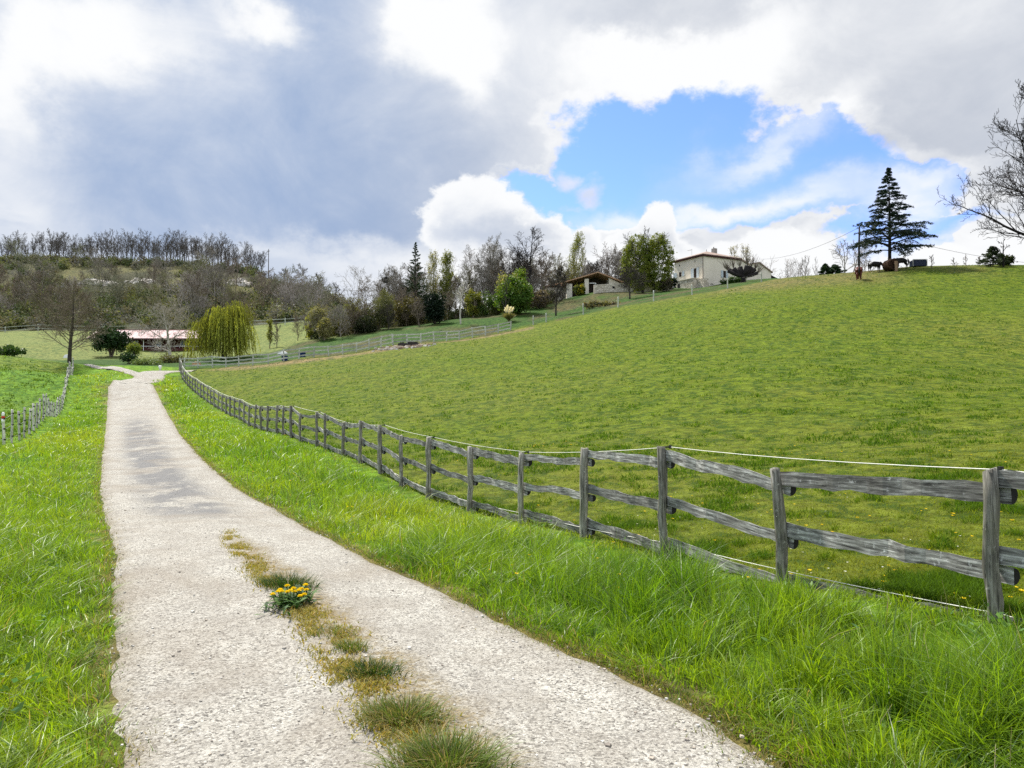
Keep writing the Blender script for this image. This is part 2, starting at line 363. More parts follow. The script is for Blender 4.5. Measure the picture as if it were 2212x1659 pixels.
c_past = np.array((.093,.133,.008)); c_verge = np.array((.12,.225,.014)); c_dirt = np.array((.20,.155,.075)); c_field = np.array((.155,.185,.055)); c_wood = np.array((.06,.06,.032)); c_lush = np.array((.040,.088,.014)); c_left = np.array((.10,.20,.018))
Z_ = np.broadcast_to(c_past, GX.shape + (3,)).copy()
Z_ = lerp(Z_, np.array((.112,.138,.016)), (NO2 - .46) * 3)
Z_ = lerp(Z_, np.array((.155,.135,.05)), np.clip((NO2 - .5) * 5, 0, 1) * np.clip((GZ - 14) / 3, 0, 1))
band = np.abs(GY - farY(GX) + 3 + 4 * (NOI - .5))                              # trodden strip in front of the far fence
Z_ = lerp(Z_, c_dirt, (2.6 - band) * .8 * (GX > -34) * (GX < 3) * (NO3 + .35))
FX = fenceR(GY); beyond = GY > farY(GX)
Z_ = lerp(Z_, c_lush, (GY - farY(GX) - .3) * 2 * (GX > FX))
Z_ = lerp(Z_, np.array((.085,.08,.032)), np.clip((NOI - .48) * 6, 0, 1) * (beyond & (GX > FX)))
Z_ = np.where((GX < FX)[..., None] & (GY < 92)[..., None], c_verge, Z_)
Z_ = np.where((GX < fenceL(GY) - .2)[..., None] & (GY < 92)[..., None], lerp(np.broadcast_to(c_left, Z_.shape), np.array((.13,.18,.025)), (NO2 - .45) * 4), Z_)
Z_ = np.where((GX < -35)[..., None] & (GY >= 88)[..., None], lerp(np.broadcast_to(c_lush, Z_.shape), c_field, (GY - 104 + 10 * (NOI - .5)) * .2 * 1.0), Z_)
m_f = (GX >= -48) & (GX < -27) & (GY > 118); Z_ = np.where(m_f[..., None], c_field, Z_)
Z_ = lerp(Z_, c_wood, (GY - 174 + 6 * (NOI - .5)) * .4 * (GX < 20))
Z_ = lerp(Z_, np.array((.115,.11,.04)), np.clip((NO2 - .45) * 7, 0, 1) * ((GY > 215) & (GX < -60)))
def road_d(x, y): return np.maximum(roadL(y) - x, x - roadR(y))
dr = road_d(GX, GY); edge = (dr < np.where(GX < (roadL(GY) + roadR(GY)) / 2, .06, .25) + .3 * (NO3 - .45)) & (GY < 74) & (GY > -10)
Z_ = np.where(edge[..., None], np.array((.16,.14,.05)), Z_)
me = bpy.data.meshes.new("ground"); ny, nx = GX.shape
idx = np.arange(nx * ny).reshape(ny, nx); quads = np.stack([idx[:-1, :-1], idx[:-1, 1:], idx[1:, 1:], idx[1:, :-1]], -1).reshape(-1, 4)
me.vertices.add(nx * ny); me.vertices.foreach_set('co', np.stack([GX, GY, GZ], -1).ravel().astype(np.float32))
me.loops.add(quads.size); me.loops.foreach_set('vertex_index', quads.ravel().astype(np.int32))
me.polygons.add(len(quads)); me.polygons.foreach_set('loop_start', np.arange(0, quads.size, 4, dtype=np.int32)); me.polygons.foreach_set('use_smooth', np.ones(len(quads), bool))
at = me.attributes.new('tone', 'FLOAT_COLOR', 'POINT'); at.data.foreach_set('color', np.concatenate([Z_, np.ones(Z_.shape[:2] + (1,))], -1).ravel().astype(np.float32))
me.update(calc_edges=True)
ground = bpy.data.objects.new("ground", me); COL.objects.link(ground); tag(ground, kind='structure')
m, n, bs = new_mat("turf"); a_ = n.new('ShaderNodeAttribute', attribute_name='tone'); tcn = n.new('ShaderNodeTexCoord'); P_ = tcn.outputs['Object']
n1 = n.noise(n.vmul(P_, (1, 1, .4)), 3.2, 9, .68); n2 = n.noise(P_, .33, 6, .6); n3 = n.noise(P_, 1.1, 8, .7, .4); n4 = n.noise(P_, 11, 6, .7)
c = n.mix(1.0, a_.outputs['Color'], n.ramp(n1, [(.32, .30), (.47, .85), (.66, 1.5)]), 'MULTIPLY')
c = n.mix(n.ramp(n2, [(.42, 0.0), (.66, .45)]), c, n.mix(1.0, a_.outputs['Color'], (1.22, 1.0, .9), 'MULTIPLY'))
c = n.mix(n.ramp(n3, [(.53, 0.0), (.62, .85)]), c, n.mix(1.0, a_.outputs['Color'], (.36, .55, .45), 'MULTIPLY'))
n5 = n.noise(n.vmul(P_, (1, .55, 1)), 1.9, 5, .75, .6); c = n.mix(n.ramp(n5, [(.52, 0.0), (.59, .9)]), c, n.mix(1.0, a_.outputs['Color'], (.34, .50, .45), 'MULTIPLY')); c = n.mix(n.ramp(n5, [(.38, .6), (.45, 0.0)]), c, n.mix(1.0, a_.outputs['Color'], (1.5, 1.45, 1.2), 'MULTIPLY'))
n.put(bs.inputs['Base Color'], c); bs.inputs['Roughness'].default_value = .95; bs.inputs['Specular IOR Level'].default_value = .1
bump(n, bs, n.m('ADD', n1, n.m('MULTIPLY', n3, 1.6)), 1.0, .14); me.materials.append(m)

# ---------------------------------------------------------------- road and side track
def strip(name, stations, mat, lift, nx=15, ragged=.0, seed=1):
    """stations: (left xy, right xy) pairs along the way"""
    n_ = len(stations); L = np.array([s[0] for s in stations]); Rr = np.array([s[1] for s in stations]); t = np.linspace(0, 1, nx)
    rg = (fbm(np.arange(n_) * .9, np.zeros(n_), seed, 3) - .5)[:, None] * ragged; rg2 = (fbm(np.arange(n_) * .9, np.ones(n_) * 7, seed, 3) - .5)[:, None] * ragged
    wv = (Rr - L) / np.linalg.norm(Rr - L, axis=1, keepdims=True); L = L + wv * rg; Rr = Rr + wv * rg2
    XY = L[:, None] * (1 - t)[None, :, None] + Rr[:, None] * t[None, :, None]
    crown = .03 * (1 - (2 * t - 1)**2); rut = -.02 * (np.exp(-((t - .3) / .1)**2) + np.exp(-((t - .78) / .1)**2))
    dist = np.hypot(XY[..., 0], XY[..., 1])
    Z = height(XY[..., 0], XY[..., 1]) + lift + dist * .0004 + (crown + rut)[None]
    Z[:, 0] -= .05; Z[:, -1] -= .05
    me = bpy.data.meshes.new(name); V = np.concatenate([XY, Z[..., None]], -1).reshape(-1, 3); idx = np.arange(n_ * nx).reshape(n_, nx)
    fq = np.stack([idx[:-1, :-1], idx[:-1, 1:], idx[1:, 1:], idx[1:, :-1]], -1).reshape(-1, 4)
    me.from_pydata(V.tolist(), [], fq.tolist()); me.polygons.foreach_set('use_smooth', np.ones(len(fq), bool))
    a1 = me.attributes.new('across', 'FLOAT', 'POINT'); a1.data.foreach_set('value', np.tile(t, n_).astype(np.float32))
    o = bpy.data.objects.new(name, me); COL.objects.link(o); me.materials.append(mat); tag(o, kind='structure'); return o
m, n, bs = new_mat("pale_stone_chippings"); tcn = n.new('ShaderNodeTexCoord'); P_ = tcn.outputs['Object']
sp = n.new('ShaderNodeSeparateXYZ'); n.l.new(P_, sp.inputs[0]); ac = n.new('ShaderNodeAttribute', attribute_name='across').outputs['Fac']; Yw = sp.outputs[1]
vor = n.new('ShaderNodeTexVoronoi'); n.l.new(P_, vor.inputs['Vector']); vor.inputs['Scale'].default_value = 88; vor.inputs['Randomness'].default_value = 1
vs = n.new('ShaderNodeSeparateColor'); n.l.new(vor.outputs['Color'], vs.inputs[0])
vor2 = n.new('ShaderNodeTexVoronoi'); n.l.new(P_, vor2.inputs['Vector']); vor2.inputs['Scale'].default_value = 34
v2 = n.new('ShaderNodeSeparateColor'); n.l.new(vor2.outputs['Color'], v2.inputs[0])
big = n.noise(P_, .55, 6, .62, .5); med = n.noise(n.vmul(P_, (1, .6, 1)), 2.3, 7, .66); small = n.noise(P_, 38, 5, .75)
c = n.ramp(vs.outputs[0], [(.0, (.14,.13,.12)), (.14, (.30,.285,.26)), (.40, (.50,.48,.43)), (.75, (.68,.655,.59)), (1, (.82,.80,.74))])
c = n.mix(n.ramp(v2.outputs[1], [(.80, 0.0), (.9, .5)]), c, (.80,.78,.72))
c = n.mix(n.ramp(small, [(.31, .6), (.42, 0.0)]), c, (.20,.19,.17))
c = n.mix(n.ramp(med, [(.40, .45), (.58, 0.0)]), c, (.38,.35,.31))
worn = n.m('MULTIPLY', n.smooth(n.m('ABSOLUTE', n.m('SUBTRACT', ac, .47)), .34, .10), n.m('MULTIPLY', n.smooth(Yw, 10.5, 12.5), n.smooth(Yw, 62, 36)))
wm = n.m('MULTIPLY', worn, n.ramp(n.noise(n.vmul(P_, (1, .5, 1)), 1.3, 9, .72, .3), [(.40, 0.0), (.52, 1.0)]))
c = n.mix(n.m('MULTIPLY', wm, .92), c, n.ramp(small, [(.3, (.17,.17,.175)), (.7, (.34,.34,.345))]))
c = n.mix(n.ramp(big, [(.48, 0.0), (.66, .5)]), c, (.36,.31,.25))
edge_ = n.m('MULTIPLY', n.smooth(n.m('ABSOLUTE', n.m('SUBTRACT', ac, .5)), .38, .5), n.ramp(n.noise(P_, 3.1, 6, .65), [(.36, 0.0), (.6, 1.0)]))
c = n.mix(n.m('MULTIPLY', edge_, .85), c, n.ramp(small, [(.35, (.20,.165,.10)), (.65, (.42,.36,.26))]))
mid_ = n.m('MULTIPLY', n.smooth(n.m('ABSOLUTE', n.m('SUBTRACT', n.m('MULTIPLY_ADD', n.m('SUBTRACT', med, .5), .12, ac), .525)), .12, .02), n.m('MULTIPLY', n.smooth(Yw, 9.6, 8.0), n.ramp(n.noise(P_, 2.7, 6, .65), [(.34, .25), (.5, 1.0)])))
c = n.mix(n.m('MULTIPLY', n.m('MULTIPLY', mid_, n.ramp(n.noise(P_, 19, 6, .75), [(.38, .25), (.56, 1.0)])), .9), c, n.ramp(small, [(.35, (.13,.09,.03)), (.65, (.36,.26,.075))]))
c = n.mix(1.0, c, (.70,.695,.68), 'MULTIPLY'); n.put(bs.inputs['Base Color'], c); bs.inputs['Roughness'].default_value = .93; bs.inputs['Specular IOR Level'].default_value = .15
bump(n, bs, n.m('ADD', n.m('MULTIPLY', vs.outputs[1], .7), n.m('ADD', small, n.m('MULTIPLY', med, 1.5))), .9, .02); M_road = m
ys = np.r_[np.arange(-14, 2, .6), np.geomspace(2, ROAD_END, 190)]
strip("road", [((float(roadL(y)), y), (float(roadR(y)), y)) for y in ys], M_road, .02, 17, .10, 3)
def way(pts, wid, n_=60):
    p = np.array(pts); d = np.r_[0, np.cumsum(np.linalg.norm(np.diff(p, axis=0), axis=1))]; t = np.linspace(0, d[-1], n_)
    c_ = np.c_[np.interp(t, d, p[:, 0]), np.interp(t, d, p[:, 1])]
    for _ in range(6): c_[1:-1] = (c_[:-2] + c_[1:-1] * 2 + c_[2:]) / 4
    tg = np.gradient(c_, axis=0); tg /= np.linalg.norm(tg, axis=1, keepdims=True); nn = np.c_[-tg[:, 1], tg[:, 0]]; wd = np.interp(t, d, wid)[:, None] / 2
    return [(tuple(a), tuple(b)) for a, b in zip(c_ + nn * wd, c_ - nn * wd)]
JX = (float(roadL(ROAD_END)) + float(roadR(ROAD_END))) / 2
strip("side_track", way([(JX - .2, ROAD_END - 1.5), (JX, ROAD_END + 3), hit(330, 806)[:2], hit(372, 803)[:2], hit(420, 801.5)[:2]], [2.8, 3.0, 2.8, 2.0, 1.4]), M_road, .025, 11, .2, 9)
strip("side_track", way([(JX + .3, ROAD_END), (JX - .6, ROAD_END + 4), hit(268, 800.5)[:2], hit(236, 795)[:2], hit(190, 788.5)[:2]], [2.4, 1.8, 1.2, 1.0, .9]), M_road, .035, 11, .2, 12)

# ---------------------------------------------------------------- grass
M_grass = mat_leaf("grass_blade", .48, .42, 1.0, .38); M_TURF = mat_leaf("turf_blade", .45, .75, 1.0, .12)
rngg = np.random.default_rng(11)
def blades(x, y, h, wd, bend, colr, segs=3, face=None):
    """one curved tapering ribbon per point, all in one mesh; returns (verts, quads, tris, tones)"""
    N = len(x); z = height(x, y) - .015; a = rngg.uniform(0, 2 * np.pi, N) if face is None else face
    f = rngg.uniform(0, 2 * np.pi, N)                                          # flat side
    V = np.empty((N, 2 * segs + 1, 3)); T = np.empty((N, 2 * segs + 1, 3))
    for k in range(segs + 1):
        t = k / segs; up = h * t * (1 - .28 * bend * t); out_ = h * bend * t * t
        cx = x + np.cos(a) * out_; cy = y + np.sin(a) * out_; cz = z + up; ww = wd * .5 * (1 - t)**.6 if k < segs else 0
        tone = colr * np.array((.86 + .12 * t, .88 + .04 * t, .9))               # slightly yellower tip
        if k < segs:
            V[:, 2*k] = np.stack([cx - np.cos(f) * ww, cy - np.sin(f) * ww, cz], -1); V[:, 2*k+1] = np.stack([cx + np.cos(f) * ww, cy + np.sin(f) * ww, cz], -1); T[:, 2*k] = T[:, 2*k+1] = tone
        else: V[:, 2*k] = np.stack([cx, cy, cz], -1); T[:, 2*k] = tone
    nv = 2 * segs + 1; base = (np.arange(N) * nv)[:, None]
    q_ = np.concatenate([base + np.array([2*k, 2*k+1, 2*k+3, 2*k+2]) for k in range(segs - 1)], 0)
    t_ = base + np.array([2*segs-2, 2*segs-1, 2*segs])
    return V.reshape(-1, 3), q_, t_, T.reshape(-1, 3)
def build_blades(name, parts, kind='stuff', mat=None, parent=None, loc=None):
    G = Geo(); off = 0
    for V, q_, t_, T in parts:
        if loc is not None: V = V - np.array(loc)
        G.arr(V, q_, T); G.chunks.append((np.zeros((0, 3)), t_ - len(V), np.zeros((0, 3))))
    o = G.build(name, mat or M_grass, parent, True)
    if kind: tag(o, kind=kind)
    return o
def sample(n_, y0, y1, p, xl, xr):
    """points thinning out with distance as y**-p, between two lines"""
    u = rngg.uniform(0, 1, n_); y = (y0**(1-p) + u * (y1**(1-p) - y0**(1-p)))**(1/(1-p))
    x = xl(y) + rngg.uniform(0, 1, n_) * (xr(y) - xl(y)); return x, y
VIEW = lambda y: .80 * y + 3.0
def verge(n_, xl, xr, tall, y1, seed, lean, wmul=1.0, dryk=.3, edge0=.3):
    x, y = sample(n_, 1.1, y1, 1.55, xl, xr)
    cl = fbm(x * .8, y * .8, seed, 4); c2 = fbm(x * 2.9 + 9, y * 2.9, seed + 5, 3); c3 = fbm(x * .18, y * .18, seed + 9, 3); c4 = np.clip((fbm(x * 3.4, y * 3.4, seed + 15, 3) - .32) / .36, 0, 1)
    kp = rngg.uniform(0, 1, len(x)) < .30 + .70 * c4; x, y, cl, c2, c3, c4 = [a_[kp] for a_ in (x, y, cl, c2, c3, c4)]
    d_e = np.minimum(np.abs(x - roadL(y)), np.abs(x - roadR(y)))
    h = tall * (.30 + 1.1 * cl + .5 * (c2 - .5)) * (.5 + .8 * c4) * rngg.uniform(.35, 1.0, len(x))**.8 * 1.25 * np.clip(np.minimum(np.abs(fenceR(y) - x), np.abs(x - fenceL(y))) / 1.3, .30, 1) * np.clip(edge0 + d_e * .95, edge0, 1.0)
    wd = np.maximum(.0085, .0009 * y) * rngg.uniform(.5, 1.5, len(x)) * wmul
    th = rngg.normal(0, 1.0, len(x)) + 2 * np.pi * fbm(x * 2.6 + 30, y * 2.6, seed + 2, 2) * 3.0 + lean
    bend = np.clip(rngg.gamma(2.0, .3, len(x)) + .5 * (c2 > .58), .05, 1.35)
    g1, g2, g3 = np.array((.235,.375,.016)), np.array((.10,.225,.013)), np.array((.32,.41,.027))
    k = np.clip((cl - .35) * 2.2 + rngg.normal(0, .25, len(x)), 0, 1)[:, None]; colr = g1 * (1 - k) + g2 * k
    k = np.clip((c3 - .45) * 3 + rngg.normal(0, .2, len(x)), 0, .8)[:, None]; colr = colr * (1 - k) + g3 * k
    dry = (rngg.uniform(0, 1, len(x)) < .012 + dryk * np.exp(-d_e / .12))[:, None]; colr = np.where(dry, np.array((.32,.27,.12)) * rngg.uniform(.6, 1.1, (len(x), 1)), colr)
    blue_ = (rngg.uniform(0, 1, len(x)) < .06)[:, None]; colr = np.where(blue_, np.array((.16,.25,.10)), colr)
    return blades(x, y, h, wd, bend, colr * rngg.uniform(.6, 1.35, (len(x), 1)), 3, th)
build_blades("verge_grass", [
    verge(205000, lambda y: roadR(y) - .04, lambda y: np.minimum(fenceR(y) + .35, VIEW(y)), .40, 80, 31, 2.6),
    verge(185000, lambda y: np.maximum(fenceL(y), -VIEW(y)), lambda y: roadL(y) + .04, .30, 80, 57, .5, 1.0, .10, .36),
    verge(60000, lambda y: roadL(y) - 1.7, lambda y: roadL(y) + .07, .24, 40, 61, .2, .9, .12, .45),
    verge(22000, lambda y: roadR(y) - .06, lambda y: roadR(y) + .5, .26, 40, 63, 2.9, .9, .15, .4)])
def fringe(n_, line, sgn, seed):
    # short dry and mossy growth creeping over the edge of the chippings
    x, y = sample(n_, 1.8, 34, 1.5, line, lambda y: line(y)); o_ = np.abs(rngg.normal(0, .13, len(x))) * (fbm(y * 1.7, y * 0 + seed, seed, 3) * 1.9); x = x + sgn * (o_ - .05)
    kq = fbm(y * 2.3, x * 2.3, seed + 4, 3) > .42; x, y = x[kq], y[kq]; colr = np.array([(.27,.23,.11), (.19,.22,.05), (.13,.21,.03), (.30,.27,.16)])[rngg.integers(0, 4, len(x))] * rngg.uniform(.6, 1.25, (len(x), 1))
    V, q_, t_, T = blades(x, y, rngg.uniform(.012, .055, len(x)), np.maximum(.006, .0009 * y), rngg.uniform(.4, 1.4, len(x)), colr, 2); V[:, 2] += .03; return V, q_, t_, T
def turf(n_, y0, y1, xl, xr, tall, seed, p=1.35, warm=1.0):
    x, y = sample(n_, y0, y1, p, xl, xr); keep = (y < farY(x) - 1.5) & (x < VIEW(y)) & (x > -VIEW(y)); x, y = x[keep], y[keep]
    cl = .55 * fbm(x * .9, y * .9, seed, 4) + .45 * fbm(x * 3.1, y * 2.2, seed + 7, 3); c2 = fbm(x * .2 + 5, y * .2, seed + 3, 4)
    thick = np.clip((cl - .515) * 11, 0, 1); keep = rngg.uniform(0, 1, len(x)) < .5 + .5 * thick; x, y, cl, c2, thick = [a[keep] for a in (x, y, cl, c2, thick)]
    h = tall * (.6 + 1.1 * thick) * rngg.uniform(.5, 1.4, len(x)); wd = np.maximum(.010, .0011 * y) * rngg.uniform(.6, 1.5, len(x))
    g1, g2, g3 = np.array((.155,.235,.012)), np.array((.052,.13,.008)), np.array((.19,.215,.024))
    k = thick[:, None] * .8; colr = g1 * (1 - k) + g2 * k
    k = (np.clip((c2 - .5) * 3.5 + rngg.normal(0, .25, len(x)), 0, .8) * (1 - thick))[:, None]; colr = colr * (1 - k) + g3 * k
    return blades(x, y, h, wd, np.clip(rngg.gamma(3, .25, len(x)), .1, 1.4), colr * rngg.uniform(.7, 1.3, (len(x), 1)), 2)
build_blades("pasture_grass", [
    turf(600000, 2.0, 100, lambda y: fenceR(y) + .2, VIEW, .075, 71),
    turf(50000, 22, 84, lambda y: -VIEW(y), lambda y: fenceL(y) - .1, .12, 91)], mat=M_TURF)

build_blades("edge_grass", [fringe(12000, roadR, -1, 3), fringe(4500, roadL, 1, 5)], mat=M_TURF)

# ---------------------------------------------------------------- fences
W_POST = mat_wood("weathered_post", (.035,.033,.028), (.21,.20,.165), (.46,.445,.39), 2, (.13,.14,.07))
W_RAIL = mat_wood("weathered_rail", (.045,.043,.04), (.22,.215,.20), (.56,.555,.53), 0)
W_END = mat_plain("weathered_end_grain", (.018,.017,.017), .9)
W_PALE = mat_wood("silvered_green_rail", (.25,.265,.22), (.43,.455,.385), (.60,.62,.56), 0)
W_PALEP = mat_wood("silvered_green_post", (.25,.265,.22), (.43,.455,.385), (.60,.62,.56), 2)
W_SPLIT = mat_wood("split_chestnut_post", (.26,.25,.21), (.52,.50,.44), (.74,.72,.66), 2)
M_ROPE = mat_plain("white_electric_rope", (.78,.77,.70), .6, .1)
M_BLACK = mat_plain("black_plastic", (.015,.015,.015), .5)
M_WIRE = mat_plain("galvanised_wire", (.25,.25,.25), .5)
rnf = random.Random(5)
def frame(p, q_, axis='z'):
    """matrix at p whose z (or x) axis points to q"""
    d = (Vector(q_) - Vector(p)).normalized()
    if axis == 'z': z = d; x = Vector((1, 0, 0)); x = (x - z * x.dot(z)).normalized(); y = z.cross(x)
    else: x = d; z = Vector((0, 0, 1)); z = (z - x * z.dot(x)).normalized(); y = z.cross(x)
    M = Matrix((x, y, z)).transposed().to_4x4(); M.translation = Vector(p); return M
def under(o, parent, M):
    """parent o to a thing (translation only) keeping world matrix M"""
    o.parent = parent; o.matrix_local = Matrix.Translation(-Vector(parent.location)) @ M
def post_geo(h, r, n=8, sink=.3, seed=0):
    rr = random.Random(seed); G = Geo(); k = 7
    pts = [(rr.uniform(-.012, .012) * (i not in (0,)), rr.uniform(-.012, .012), -sink + (h + sink) * i / (k - 1)) for i in range(k)]
    G.tube(pts, [r * rr.uniform(.92, 1.1) * (1 if i < k - 1 else .88) for i in range(k)], n)
    G.v = [(x * 1.12, y * .82, z) for x, y, z in G.v]
    for i in range(-n, 0): x, y, z = G.v[i]; G.v[i] = (x, y, z + rr.uniform(-.02, .015) + x * rr.uniform(-.2, .2))
    return G
def rail_geo(L, wd, th, wave=.02, seed=0, segs=9, flat=True):
    rr = random.Random(seed); G = Geo(); n = 8; ph = rr.uniform(0, 6); f = rr.uniform(1.2, 2.6); vs = []
    for i in range(segs + 1):
        t = i / segs; zc = wave * math.sin(f * 3.14 * t + ph) * math.sin(math.pi * t)**.5 if 0 < t < 1 else 0
        ww = wd * rr.uniform(.84, 1.14); kink = rr.uniform(-.012, .012); zc += rr.uniform(-.013, .013)
        for j in range(n):
            if j < 2: y, z = kink, (-ww / 2 if j == 0 else ww / 2)
            else:
                a = math.pi / 2 - math.pi * (j - 1) / (n - 1); y, z = kink + th * math.cos(a) + .004, ww / 2 * math.sin(a)
            vs.append((L * t, y, zc + z))
    fs = [(i*n + j, i*n + (j+1) % n, (i+1)*n + (j+1) % n, (i+1)*n + j) for i in range(segs) for j in range(n)]
    fs += [tuple(range(n)), tuple(range((segs + 1) * n - 1, segs * n - 1, -1))]
    G.add(vs, fs); return G
TOPS = [(2135,1016),(1675,1012),(1428,966),(1262,968),(1127,977),(1016,965),(926,945),(866,940),(821,918),(779,908),(742,913),(702,893),(684,890),(648,893),(628,877)]
posts = []                                                                     # (foot, head)
for i, (a, Y) in enumerate(zip(FP, FY)):
    foot = Vector(PT(*a, Y)); foot.z = hz(foot.x, foot.y)
    head = Vector(PT(*TOPS[i], Y)) if i < len(TOPS) else foot + Vector((rnf.uniform(-.06, .06), 0, 1.25 + rnf.uniform(-.06, .08)))
    posts.append((foot, head))
for x_, y_ in ((4.17, 3.3), (4.42, 1.4), (4.6, -.5)): posts.insert(0, (Vector((x_, y_, hz(x_, y_))), Vector((x_ - .03, y_, hz(x_, y_) + 1.12))))
fence = thing("rail_fence", "long grey weathered post and rail fence following the lane and curving away to its bend", "fence", posts[3][0])
for i, (p, q_) in enumerate(posts):
    o = post_geo((q_ - p).length, .048 * (1.0 if i < 6 else rnf.uniform(.85, 1.1)), 8, .3, i).build("post", W_POST, None, True); under(o, fence, frame(p, q_))
ST = {3: (.05, .57, 1.0), 4: (.07, .52, .955)}; EN = {3: (.155, .685, 1.06), 4: (.16, .62, 1.02)}
rails = []
for i in range(len(posts) - 1):
    near, far = i, i + 1                                                       # rail runs from the far post's start to past the near post
    a, b = posts[far], posts[near]; d = (b[0] - a[0]); d.z = 0; d.normalize(); side = Vector((-d.y, d.x, 0))
    if side.x < 0: side = -side
    for k in range(3):
        fs = ST.get(far, (.065, .46, .85))[k] + rnf.uniform(-.012, .012); fe = EN.get(near, (.145, .55, .94))[k] + rnf.uniform(-.012, .012)
        P0 = a[1].lerp(a[0], fs) + side * .05 - d * .05; P1 = b[1].lerp(b[0], fe) + side * .075 + d * (.095 if i < 12 else .07)
        rails.append((P0, P1, i * 3 + k, i))
rest = Geo()
rails = [r_ for r_ in rails if r_[3] > 1] + [r_ for r_ in rails if r_[3] <= 1]
for k_, (P0, P1, s_, i) in enumerate(rails):
    wd = rnf.uniform(.105, .142) if i < 12 else .12; G = rail_geo((P1 - P0).length, wd, wd * .5, rnf.uniform(.006, .022), s_, 13 if i < 14 else 4); M = frame(P0, P1, 'x')
    if k_ < 94 or i <= 1:
        o = G.build("rail", W_RAIL); o.data.materials.append(W_END); np_ = len(o.data.polygons)
        for f in (np_ - 1, np_ - 2): o.data.polygons[f].material_index = 1
        under(o, fence, M)
    else: rest.add([tuple(M @ Vector(v) - posts[3][0]) for v in G.v], G.f)
tag(rest.build("rail", W_RAIL, fence), kind='stuff')
def rope_pts(nodes, sag=.03):
    out_ = []
    for a, b in zip(nodes[:-1], nodes[1:]):
        for k in range(6): t = k / 6; p = a.lerp(b, t); p.z -= sag * 4 * t * (1 - t); out_.append(p)
    return out_ + [nodes[-1]]
for fr, lowf_ in ((.0, .0), (.86, .96)):
    nodes = []
    for i, (p, q_) in enumerate(posts):
        if i % 2 == 1 or i == 0:
            d = posts[min(i + 1, len(posts) - 1)][0] - posts[max(i - 1, 0)][0]; d.z = 0; d.normalize(); sdv = Vector((d.y, -d.x, 0)); sdv = sdv if sdv.x > 0 else -sdv
            nd = q_.lerp(p, lowf_ if i <= 3 else fr) + sdv * (.10 if fr > .5 else .13); nodes.append(nd)
            if 2 < i < 22 and fr < .5:
                G = Geo(); G.box((-.014, -.014, -.022), (.014, .014, .022)); G.tube([tuple(-sdv * .09), (0, 0, 0)], [.008, .012], 6); G.build("insulator", M_BLACK, fence, loc=nd - fence.location)
    pts = rope_pts(nodes); G = Geo(); G.tube([p - fence.location for p in pts], [max(.0038, .0002 * p.y) for p in pts], 5); G.build("rope", M_ROPE, fence)

# split-post wire fence on the other side of the lane
lf = np.array([PT(*a) for a in LF]); dcum = np.r_[0, np.cumsum(np.linalg.norm(np.diff(lf[:, :2], axis=0), axis=1))]
tt = np.r_[-1.6, np.arange(0, dcum[-1], 1.75)]; lp = []
for k, t in enumerate(tt):
    x = float(np.interp(t, dcum, lf[:, 0])); y = float(np.interp(t, dcum, lf[:, 1]))
    if t < 0: x -= 1.1; y -= 1.2
    lp.append(Vector((x + rnf.uniform(-.05, .05), y, hz(x, y))))
lfence = thing("wire_fence", "wire fence of pale split posts with dark insulators beside the lane verge", "fence", lp[1])
heads = []
for k, p in enumerate(lp):
    h = rnf.uniform(1.2, 1.42); q_ = p + Vector((rnf.uniform(-.06, .06), rnf.uniform(-.05, .05), h)); heads.append(q_)
    under(post_geo(h, rnf.uniform(.036, .055), 6, .3, 300 + k).build("post", W_SPLIT, None, True), lfence, frame(p, q_))
q_ = heads[1]; G = Geo(); G.tube([(0, 0, -.30), (0, 0, -.14)], [.065, .062], 8); G.tube([(0, 0, -.04), (0, 0, .06), (0, 0, .12)], [.06, .055, .03], 8)
mk = G.build("marker_sleeve", mat_plain("white_reflector", (.8, .8, .78), .4, .05), lfence, True, q_ - lfence.location)
G = Geo(); G.tube([(0, 0, -.14), (0, 0, -.04)], [.063, .061], 8); G.build("red_band", mat_plain("red_reflector", (.5, .03, .02), .4, .05), mk, True)
rest = Geo()
for fr in (.12, .45, .80):
    pts = [h_.lerp(p, fr) + Vector((.06, -.03, 0)) for p, h_ in zip(lp, heads)]
    G = Geo(); G.tube([p - lfence.location for p in rope_pts(pts, .015)], [.006] * (6 * (len(pts) - 1) + 1), 4); G.build("wire", M_WIRE, lfence)
    for k, p in enumerate(pts):
        G = Geo() if k < 18 else rest; b = p - lfence.location; G.box((b.x - .022, b.y - .022, b.z - .03), (b.x + .022, b.y + .022, b.z + .03))
        G.tube([b + Vector((-.06, 0, 0)), b], [.02, .02], 5)
        if k < 18: G.build("insulator", M_BLACK, lfence)
tag(rest.build("insulator", M_BLACK, lfence), kind='stuff')

